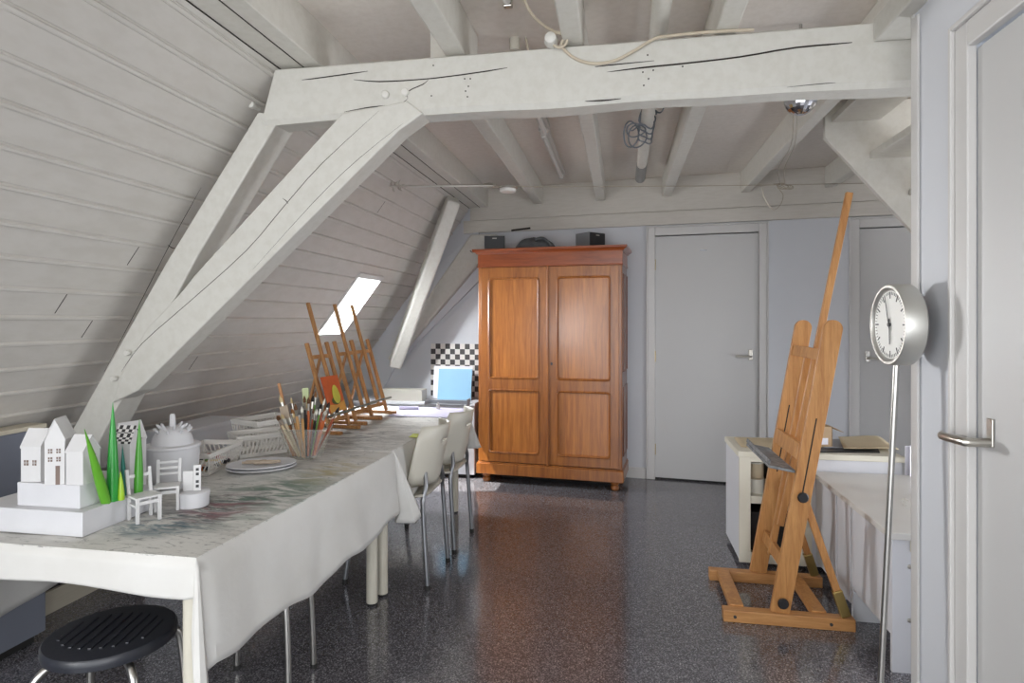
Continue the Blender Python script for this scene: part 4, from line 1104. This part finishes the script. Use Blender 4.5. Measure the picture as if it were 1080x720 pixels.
# baskets
def basket(loc, rot, w_, d_, h_, lab):
    o = thing('plastic_basket', lab, 'basket', loc, rot, 'white lattice baskets')
    tp = .018; bt = .006
    B().box(-w_ / 2 + tp, w_ / 2 - tp, -d_ / 2 + tp, d_ / 2 - tp, 0, .004).build('bottom', 'white_plastic', o)
    b_ = B()
    def side(p0, p1, q0, q1):     # bottom edge p0-p1, top edge q0-q1
        p0, p1, q0, q1 = map(Vector, (p0, p1, q0, q1)); Ln = (p1 - p0).length; n_ = max(4, int(Ln / .015))
        nrm = (p1 - p0).cross(q0 - p0).normalized()
        for a, c in ((.0, .18), (.84, 1.0)):
            b_.hexa([p0.lerp(q0, a) - nrm * .001, p1.lerp(q1, a) - nrm * .001, p1.lerp(q1, a) + nrm * .001, p0.lerp(q0, a) + nrm * .001,
                     p0.lerp(q0, c) - nrm * .001, p1.lerp(q1, c) - nrm * .001, p1.lerp(q1, c) + nrm * .001, p0.lerp(q0, c) + nrm * .001])
        for k in range(n_ + 1):
            t0 = k / n_; t1 = t0 - 1.2 / n_
            A = p0.lerp(p1, min(1, max(0, t1 + .0))).lerp(q0.lerp(q1, min(1, max(0, t1))), .16); Bp = p0.lerp(p1, t0).lerp(q0.lerp(q1, t0), .86)
            b_.bar(A, Bp, .0055, .002, p1 - p0)
        for z in (.5,):
            b_.bar(p0.lerp(q0, z), p1.lerp(q1, z), .004, .002, q0 - p0)
    c0 = [(-w_ / 2 + tp, -d_ / 2 + tp, 0), (w_ / 2 - tp, -d_ / 2 + tp, 0), (w_ / 2 - tp, d_ / 2 - tp, 0), (-w_ / 2 + tp, d_ / 2 - tp, 0)]
    c1 = [(-w_ / 2, -d_ / 2, h_), (w_ / 2, -d_ / 2, h_), (w_ / 2, d_ / 2, h_), (-w_ / 2, d_ / 2, h_)]
    for k in range(4): side(c0[k], c0[(k + 1) % 4], c1[k], c1[(k + 1) % 4])
    b_.build('lattice_wall', 'white_plastic', o)
    r_ = B()
    for k in range(4): r_.bar(c1[k], c1[(k + 1) % 4], .012, .006, (0, 0, 1))
    r_.build('rim', 'white_plastic', o, bevel=.002)
    return o
b1 = basket((-1.70, 2.30, Z0), math.radians(10), .17, .29, .085, 'white lattice basket nearest the lidded pot, holding coloured paint tubes')
basket((-1.655, 2.61, Z0), math.radians(-42), .17, .24, .095, 'white lattice basket directly behind the plates')
basket((-1.775, 2.86, Z0), math.radians(-20), .20, .26, .12, 'white lattice basket at the back, nearest the sloping roof')
tcol = [('orange', rgb(214, 120, 60)), ('green', rgb(62, 120, 70)), ('white', rgb(222, 220, 214)), ('black', rgb(40, 40, 42)), ('yellow', rgb(214, 180, 80)), ('light green', rgb(140, 180, 110)), ('pink', rgb(200, 130, 130)), ('red', rgb(178, 60, 46))]
for k, (nm, c_) in enumerate(tcol):
    x = -1.70 + (-.03 if k % 2 else .035); y = 2.205 + .026 * k
    o = thing('paint_tube', nm + ' paint tube lying in the basket by the lidded pot', 'paint tube', (x, y, Z0 + .022 + .006 * (k % 2)), random.uniform(-.6, .6), 'paint tubes in the basket')
    B().tube([(-.045, 0, 0), (-.03, 0, .002), (.03, 0, .006)], [.003, .012, .013], 10).build('tube', plain('tube_' + nm.replace(' ', '_'), c_, .4), o, smooth=True)
    B().tube([(.03, 0, .006), (.046, 0, .006)], .008, 10).build('cap', 'white_plastic' if k % 2 else 'black', o, smooth=True)
wb = thing('white_box_shelf', 'long white box standing between the tables and the sloping roof, behind the baskets', 'box', (-2.24, 2.95, 0))
B().box(-2.34, -2.13, 2.70, 3.20, 0, .745).build('carcass', 'cabwhite', wb, True, bevel=.003)
B().box(-2.345, -2.122, 2.69, 3.205, .745, .768).build('lid', 'cabwhite', wb, True, bevel=.003)
# plates
p = hp(276, 495, Z0)
pl = thing('oval_plate', 'lower of two stacked white oval plates in front of the brush tub', 'plate', p, math.radians(28), 'stacked oval plates')
B().lathe([(.07, 0), (.12, .006), (.137, .014), (.135, .017), (.11, .010), (0, .008)], (0, 0, 0), 44, None, 1, .74).build('dish', 'matt_white', pl, smooth=True)
pl2 = dup(pl, p + Vector((0, 0, .0115)), math.radians(30), 'upper of two stacked white oval plates, carrying clay sticks')
rd = random.Random(9)
M['clay'] = plain('clay_stick', rgb(176, 160, 142), .7, 0, .1, 30)
for k in range(6):
    x = -.045 + .018 * k; a = math.radians(28 + rd.uniform(-14, 14)); c = p + Vector((x * .9, -.012 + .01 * (k % 3), .0305 + .003 * (k % 2)))
    L_ = .05 + .02 * rd.random()
    tag(B().tube([c - Vector((math.cos(a), math.sin(a), 0)) * L_ * .6, c + Vector((math.cos(a), math.sin(a), 0)) * L_ * .6], [.0055, .0065], 8).build('clay_stick', 'clay', world=True, smooth=True), 'short grey brown clay stick lying among others on the upper oval plate', 'stick', 'clay sticks on the plate')

# brush tub
TUB = Vector((-1.395, 2.565, Z0))
tb = thing('brush_tub', 'clear plastic tub full of paint brushes on the table', 'tub', TUB, math.radians(8))
b = B(); o0, o1 = (.060, .050), (.098, .078); hT = .135
def ringp(a, z, n=6, r=.018):
    out = []
    for (sx, sy, q0) in ((1, 1, 0), (-1, 1, PI / 2), (-1, -1, PI), (1, -1, 3 * PI / 2)):
        for k in range(n + 1):
            q = q0 + PI / 2 * k / n; out.append(Vector((sx * (a[0] - r) + r * math.cos(q), sy * (a[1] - r) + r * math.sin(q), z)))
    return out
R = [ringp(o0, .0), ringp(o0, .002)] + [ringp((lerp(o0[0], o1[0], t_), lerp(o0[1], o1[1], t_)), hT * t_) for t_ in (.3, .62, .64, .92, 1)]
vv = [[b.bm.verts.new(q) for q in r_] for r_ in R]
for a, c in zip(vv, vv[1:]):
    for k in range(len(a)): b.bm.faces.new((a[k], a[(k + 1) % len(a)], c[(k + 1) % len(a)], c[k]))
b.bm.faces.new(vv[0][::-1])
b.build('tub_wall', 'clear', tb, smooth=True, solid=.0015)
B().tube(ringp((o1[0] + .002, o1[1] + .002), hT), .004, 6, 0, True).build('rim', 'clear', tb, smooth=True)
hc_ = [('orange', rgb(206, 104, 42)), ('brown', rgb(128, 80, 44)), ('black', rgb(36, 34, 34)), ('green', rgb(106, 158, 52)), ('cream', rgb(206, 190, 160)), ('red brown', rgb(140, 70, 44)), ('grey', rgb(130, 128, 122)), ('tan', rgb(182, 140, 92))]
hm = {n_: plain('handle_' + n_.replace(' ', '_'), c_, .35, 0, .08, 30) for n_, c_ in hc_}
br_ = [rgb(96, 66, 44), rgb(40, 36, 34), rgb(190, 170, 130), rgb(206, 202, 190), rgb(150, 104, 62)]
bm_ = [plain('bristle_' + n_, c_, .9, 0, .2, 60) for n_, c_ in zip(('brown', 'black', 'blond', 'white', 'ochre'), br_)]
rd = random.Random(21)
sizes = ['slim', 'fine', 'medium', 'stout']
bn = 0
BCUR = []
for k in range(24):
    a = 2 * PI * (k * .382); rr = .045 * math.sqrt((k + .5) / 24)
    foot = TUB + Vector((rr * math.cos(a) * .9, rr * math.sin(a) * .8, .006))
    lean = Vector((math.cos(a) * rr * 2.4 + rd.uniform(-.02, .02), math.sin(a) * rr * 1.8, 0))
    Ln = rd.uniform(.20, .285)
    d = Vector((lean.x, lean.y, Ln)).normalized(); t_ = foot + d * Ln
    nm = hc_[k % len(hc_)][0]
    thick = rd.uniform(.0036, .0064)
    head = ('black', 'brown', 'blond', 'white', 'ochre')[k % 5]
    o = thing('paint_brush', f'{("slim", "stout")[thick > .005]} paint brush with {nm} handle and {head} bristles in the clear tub', 'paint brush', foot, 0, 'paint brushes in the tub')
    lo = Vector(foot)
    B().tube([foot, foot + d * Ln * .3, foot + d * Ln * .68, foot + d * Ln * .8], [thick * .6, thick * 1.1, thick * 1.25, thick * .95], 8).build('handle', hm[nm], o, True, smooth=True)
    B().tube([foot + d * Ln * .79, foot + d * Ln * .91], [thick * 1.0, thick * 1.35], 8).build('ferrule', 'nickel', o, True, smooth=True)
    B().tube([foot + d * Ln * .905, foot + d * Ln * .96, foot + d * Ln * 1.02], [thick * 1.3, thick * 1.4, thick * .25], 8).build('bristle', bm_[k % 5], o, True, smooth=True)
    BCUR.append(o)
def widebrush(px, top, wdt, mat, lab, tipmat, upside=False):
    a = TUB + Vector(px); dd = ((a - CAM).dot(Vector((-SP, CP, 0))) + .02); e_ = CAM + ray(*top) * dd; d = (e_ - a).normalized(); L_ = (e_ - a).length
    o = thing('wide_brush', lab, 'paint brush', a)
    sd = Vector((CP, SP, 0))
    B().bar(a, a + d * L_ * .62, .012, .008, sd, wdt * .45, .01).build('handle', mat, o, True, bevel=.003)
    B().bar(a + d * L_ * .61, a + d * L_ * .75, wdt, .014, sd).build('ferrule', 'nickel', o, True, bevel=.002)
    B().bar(a + d * L_ * .745, e_, wdt * .98, .014, sd, wdt * 1.05, .008).build('bristle', tipmat, o, True)
widebrush((-.045, -.01, .006), (299, 428), .036, 'wood_brush', 'wide flat brush with tan bristles leaning left out of the tub', 'clay')
M['palegreen'] = plain('pale_green_tip', rgb(186, 196, 150), .7)
widebrush((.005, .012, .006), (322, 409), .026, hm['green'], 'wide brush with green handle and pale green tip rising from the tub', 'palegreen')
a = TUB + Vector((-.055, .0, .006)); dd = (a - CAM).dot(Vector((-SP, CP, 0))) + .03; e_ = CAM + ray(294, 404) * dd
tag(B().bar(a, e_, .012, .012, (CP, SP, 0)).build('wooden_stick', 'wood_brush', world=True, bevel=.002), 'square wooden stick rising above the brushes at the left of the tub', 'stick')
a = TUB + Vector((-.07, -.02, .09)); e_ = CAM + ray(293, 438) * ((a - CAM).dot(Vector((-SP, CP, 0))))
B_ = B().bar(TUB + Vector((-.05, -.02, .008)), e_, .014, .009, (CP, SP, 0)); tag(B_.build('wooden_spatula', 'wood_brush', world=True, bevel=.003), 'short broad orange brown wooden spatula at the left rim of the tub', 'spatula')

# table easels
def teasel(loc, rot, lab, pole_h=.72, lean=17):
    """faces +x, leans back to -x"""
    o = thing('table_easel', lab, 'easel', loc, rot, 'small table easels')
    la = math.radians(lean); ux = -math.sin(la); uz = math.cos(la)
    def P(h_, y, off=0): return (.06 + ux * h_ + off * uz, y, .022 + uz * h_ - off * ux * 1)
    for y in (-.10, .10):
        B().bar(P(0, y), P(.49, y), .024, .016, (0, 1, 0)).build('upright', 'wood_table_easel', o, bevel=.002)
        B().box(-.10, .13, y - .011, y + .011, 0, .02).build('foot', 'wood_table_easel', o, bevel=.002)
    B().bar(P(.41, -.095, -.004), P(.41, .095, -.004), .022, .010, (uz * 0 + ux, 0, uz)).build('crossbar', 'wood_table_easel', o, bevel=.002)
    B().bar(P(.05, -.10), P(.05, .10), .022, .012, (ux, 0, uz)).build('crossbar', 'wood_table_easel', o, bevel=.002)
    B().bar(P(.06, 0, .012), P(pole_h, 0, .012), .023, .015, (0, 1, 0)).build('centre_pole', 'wood_table_easel', o, bevel=.002)
    B().bar((.06 + ux * .40 - .005, 0, .022 + uz * .40), (-.165, 0, .012), .018, .012, (0, 1, 0)).build('back_leg', 'wood_table_easel', o, bevel=.002)
    B().bar((-.09, -.11, .012), (-.09, .11, .012), .016, .016, (0, 0, 1)).build('foot_rail', 'wood_table_easel', o, bevel=.002)
    B().bar(P(.075, -.116, .032), P(.075, .116, .032), .012, .045, (ux, 0, uz)).build('ledge', 'trayline', o, bevel=.002)
    return o
te = teasel((-1.60, 3.20, Z0), math.radians(-4), 'small wooden table easel closest to the brush tub, holding a fruit painting')
dup(te, (-1.60, 3.525, Z0), math.radians(-4), 'small wooden table easel in the middle of a row of three')
dup(te, (-1.60, 3.765, Z0), math.radians(-6), 'small wooden table easel at the far end of a row of three')
# painting on the first easel
pt = thing('fruit_painting', 'small painting of a yellow green fruit on an orange ground, on the near table easel', 'painting', (-1.54, 3.17, Z0 + .115))
pt.rotation_euler = (0, math.radians(-17), math.radians(-4))
PW, PH = .165, .20
B().box(0, .008, -PW / 2, PW / 2, 0, PH).build('board', plain('orange_ground', rgb(196, 92, 46), .6, 0, .12, 18), pt)
B().prism([(.0085, -PW / 2, 0), (.0085, PW / 2, 0), (.0085, PW / 2, .055), (.0085, 0, .035), (.0085, -PW / 2, .045)], (.001, 0, 0)).build('painted_table', plain('ochre_paint', rgb(206, 150, 72), .6, 0, .15, 25), pt)
def oval(cx, cz, a_, c_, x, n=24, egg=.0): return [(x, cx + a_ * math.cos(2 * PI * k / n) * (1 - egg * math.sin(2 * PI * k / n)), cz + c_ * math.sin(2 * PI * k / n)) for k in range(n)]
B().prism(oval(-.0, .06, .044, .022, .0098), (.0008, 0, 0)).build('painted_shade', plain('green_brown_paint', rgb(86, 96, 52), .6), pt)
B().prism(oval(.012, .095, .036, .052, .0110, egg=.18), (.0008, 0, 0)).build('painted_fruit', plain('yellow_green_paint', rgb(196, 190, 74), .6, 0, .15, 25), pt)

# papers and sheets at the far end of the table
def tsheet(name, px, z, mat, lab, curl=0, seed=1): return sheet(name, px, z, mat, lab, 'paper', .0012, curl, seed)
Z3 = TBZ + .004
tsheet('paper_sheet', [(408, 439), (486, 441), (494, 431), (430, 429)], Z3, 'lilac', 'wide lilac white paper sheet at the far end of the tables', .004, 2)
tsheet('paper_sheet', [(396, 434), (428, 438), (440, 430), (404, 428)], Z3 + .001, 'paper', 'white paper sheet at the far left end of the table, beside the last small easel', .003, 3)
tsheet('yellow_sheet', [(431, 461), (446, 462), (450, 458), (436, 457.5)], Z3, 'yellowgreen', 'yellow green scrap lying on the cloth beside the first chair back', .002, 4)
tsheet('pink_sheet', [(448, 452), (464, 452.5), (465, 450.5), (449, 450.3)], Z3, 'pink', 'pink scrap lying on the cloth in front of the second chair back', .001, 5)
p = onz(430, 432, Z3 + .004)
tag(B().tube([p + Vector((-.06, 0, .012)), p + Vector((.07, .02, .012))], .013, 12).build('rolled_paper', 'lilac', world=True, smooth=True), 'rolled up lilac paper lying on the far end of the table', 'paper roll')
p = onz(462, 431, Z3 + .004); tag(B().lathe([(.012, 0), (.012, .03), (.006, .034), (.006, .045)], p, 14).build('small_bottle', 'nickel', world=True, smooth=True), 'small silver bottle standing on the paper at the far table end', 'bottle')

# chest behind the table and what stands on it
chst = thing('low_chest', 'low white chest beyond the far table end, in front of the end wall', 'chest', (-1.7, 5.0, 0))
B().box(-2.26, -1.21, 5.0, 5.40, .03, .605).build('carcass', 'cabwhite', chst, True, bevel=.004)
B().box(-2.28, -1.20, 4.98, 5.405, .605, .63).build('top', 'cabwhite', chst, True, bevel=.003)
B().box(-2.22, -1.25, 5.03, 5.38, 0, .03).build('plinth', 'rubber', chst, True)
CZ = .63
def onbox(name, u0, u1, vtop, y0, y1, z0, mat, lab, cat):
    a, c = ony(u0, vtop, y0), ony(u1, vtop, y0)
    return tag(B().box(a.x, c.x, y0, y1, z0, a.z).build(name, mat, world=True, bevel=.002), lab, cat)
onbox('grey_box', 400, 445, 410.5, 5.02, 5.16, CZ + .001, 'greybox', 'flat grey box on the chest beyond the table, under the far diagonal brace', 'box')
tag(B().bar(Vector((-1.50, 5.24, CZ + .0015)), Vector((-1.50, 5.28, CZ + .17)), .22, .012, (1, 0, 0)).build('plywood_offcut', 'ply', world=True, bevel=.001), 'pale plywood offcut standing between the grey box and blue board', 'board')
p = ony(479, 424, 5.16); 
tag(B().bar(Vector((p.x, 5.16, CZ + .001)), Vector((p.x, 5.21, ony(479, 389, 5.21).z)), .30, .014, (1, 0, 0)).build('blue_board', 'blue', world=True, bevel=.002), 'light blue canvas board leaning in front of the black and white checks', 'board')
p2 = ony(477, 425, 5.23)
tag(B().bar(Vector((p2.x - .0, 5.225, CZ + .001)), Vector((p2.x - .0, 5.265, CZ + .285)), .35, .01, (1, 0, 0)).build('white_board', 'paper', world=True, bevel=.002), 'white board standing directly behind the blue canvas board', 'board')
pa = onw(455, 362, .035); pb = onw(507, 430, .035)
cb_ = B().box(0, .56, -.012, .0, 0, pa.z - CZ - .002)
o = cb_.build('checkerboard', 'checks', loc=(pa.x, pa.y, CZ + .001), rotz=WANG); tag(o, 'black and white chequered panel standing against the end wall beside the wardrobe', 'panel')
tr = thing('grey_tray', 'long shallow grey tray at the far end of the table by the wardrobe', 'tray', onz(470, 428, TBZ + .002))
B().box(-.16, .16, .0, .09, 0, .004).build('base', 'greypaper', tr)
B().box(-.16, .16, .086, .09, .004, .03).box(-.16, .16, 0, .004, .004, .012).box(-.16, -.156, 0, .09, .004, .03).box(.156, .16, 0, .09, .004, .05).build('edge', 'greypaper', tr)

# ================================================================== LIGHT
sun_from = (sk[0] + sk[1] + sk[2] + sk[3]) / 4
sun_to = onz(494, 511, 0)
sd = (sun_to - sun_from).normalized()
L_ = bpy.data.lights.new('sun', 'SUN'); L_.energy = 14; L_.angle = math.radians(.6); L_.color = (1, .95, .86)
o = bpy.data.objects.new('sun', L_); COL.objects.link(o); o.rotation_euler = sd.to_track_quat('-Z', 'Y').to_euler(); o.location = sun_from - sd * 3
def area(name, loc, to, sx, sy, e, c):
    L_ = bpy.data.lights.new(name, 'AREA'); L_.shape = 'RECTANGLE'; L_.size = sx; L_.size_y = sy; L_.energy = e; L_.color = c
    o = bpy.data.objects.new(name, L_); COL.objects.link(o); o.location = loc
    o.rotation_euler = (Vector(to) - Vector(loc)).to_track_quat('-Z', 'Y').to_euler(); return o
area('fill_light_behind', (-.6, YB + .05, 1.2), (-.5, 2.6, 1.8), 3.0, 2.0, 34, (1, .975, .94))  # added fill from behind the camera; no window is built there
area('side_fill_light', (.86, -.75, 1.35), (-1.6, .9, 1.3), 1.1, 1.5, 25, (.97, .98, 1))  # extra fill from the right, lifts the roof boards and cloth side
area('left_fill_light', (-2.0, -.75, 1.3), (.88, 1.4, 1.3), .7, .8, 26, (.98, .985, 1))  # added out of view to brighten the right wall
area('alcove_fill_light', (2.95, 3.0, 1.0), (-1.0, 4.0, 1.9), 1.4, 1.3, 86, (.92, .95, 1))  # unseen fill added in the alcove for the far roof and ceiling
sc_ = roofpt((st0 + st1) / 2, (sy0 + sy1) / 2, -.16)
area('skylight_light', sc_, sc_ + RN, .34, .7, 62, (.97, .98, 1))
sc_ = roofpt((st0 + st1) / 2, (sy0 + sy1) / 2, .012)
kl = area('clock_shadow_light', sc_, CKC + Vector((0, 0, .1)), .34, .56, 4.6, (.98, .985, 1)); kl.data.spread = math.radians(48)  # extra narrow light set in the skylight to throw the clock's shadow
w_ = bpy.data.worlds.new('World'); sc.world = w_; w_.use_nodes = True
bg = w_.node_tree.nodes['Background']; bg.inputs[0].default_value = (.86, .93, 1, 1); bg.inputs[1].default_value = 2.4

cam = bpy.data.cameras.new('camera'); cam.sensor_width = 36; cam.lens = F / 1080 * 36
cam.shift_y = -(360 - HOR) / 1080; cam.clip_start = .05
co = bpy.data.objects.new('camera', cam); COL.objects.link(co); co.location = CAM; co.rotation_euler = (PI / 2, 0, PSI)
sc.camera = co
sc.view_settings.view_transform = 'Standard'; sc.view_settings.look = 'None'
sc.view_settings.exposure = 0; sc.view_settings.gamma = 1; sc.view_settings.use_curve_mapping = False
sc.cycles.use_denoising = True
sc.cycles.max_bounces = 10; sc.cycles.diffuse_bounces = 6; sc.cycles.glossy_bounces = 4; sc.cycles.transparent_max_bounces = 12
sc.cycles.caustics_reflective = False; sc.cycles.caustics_refractive = False
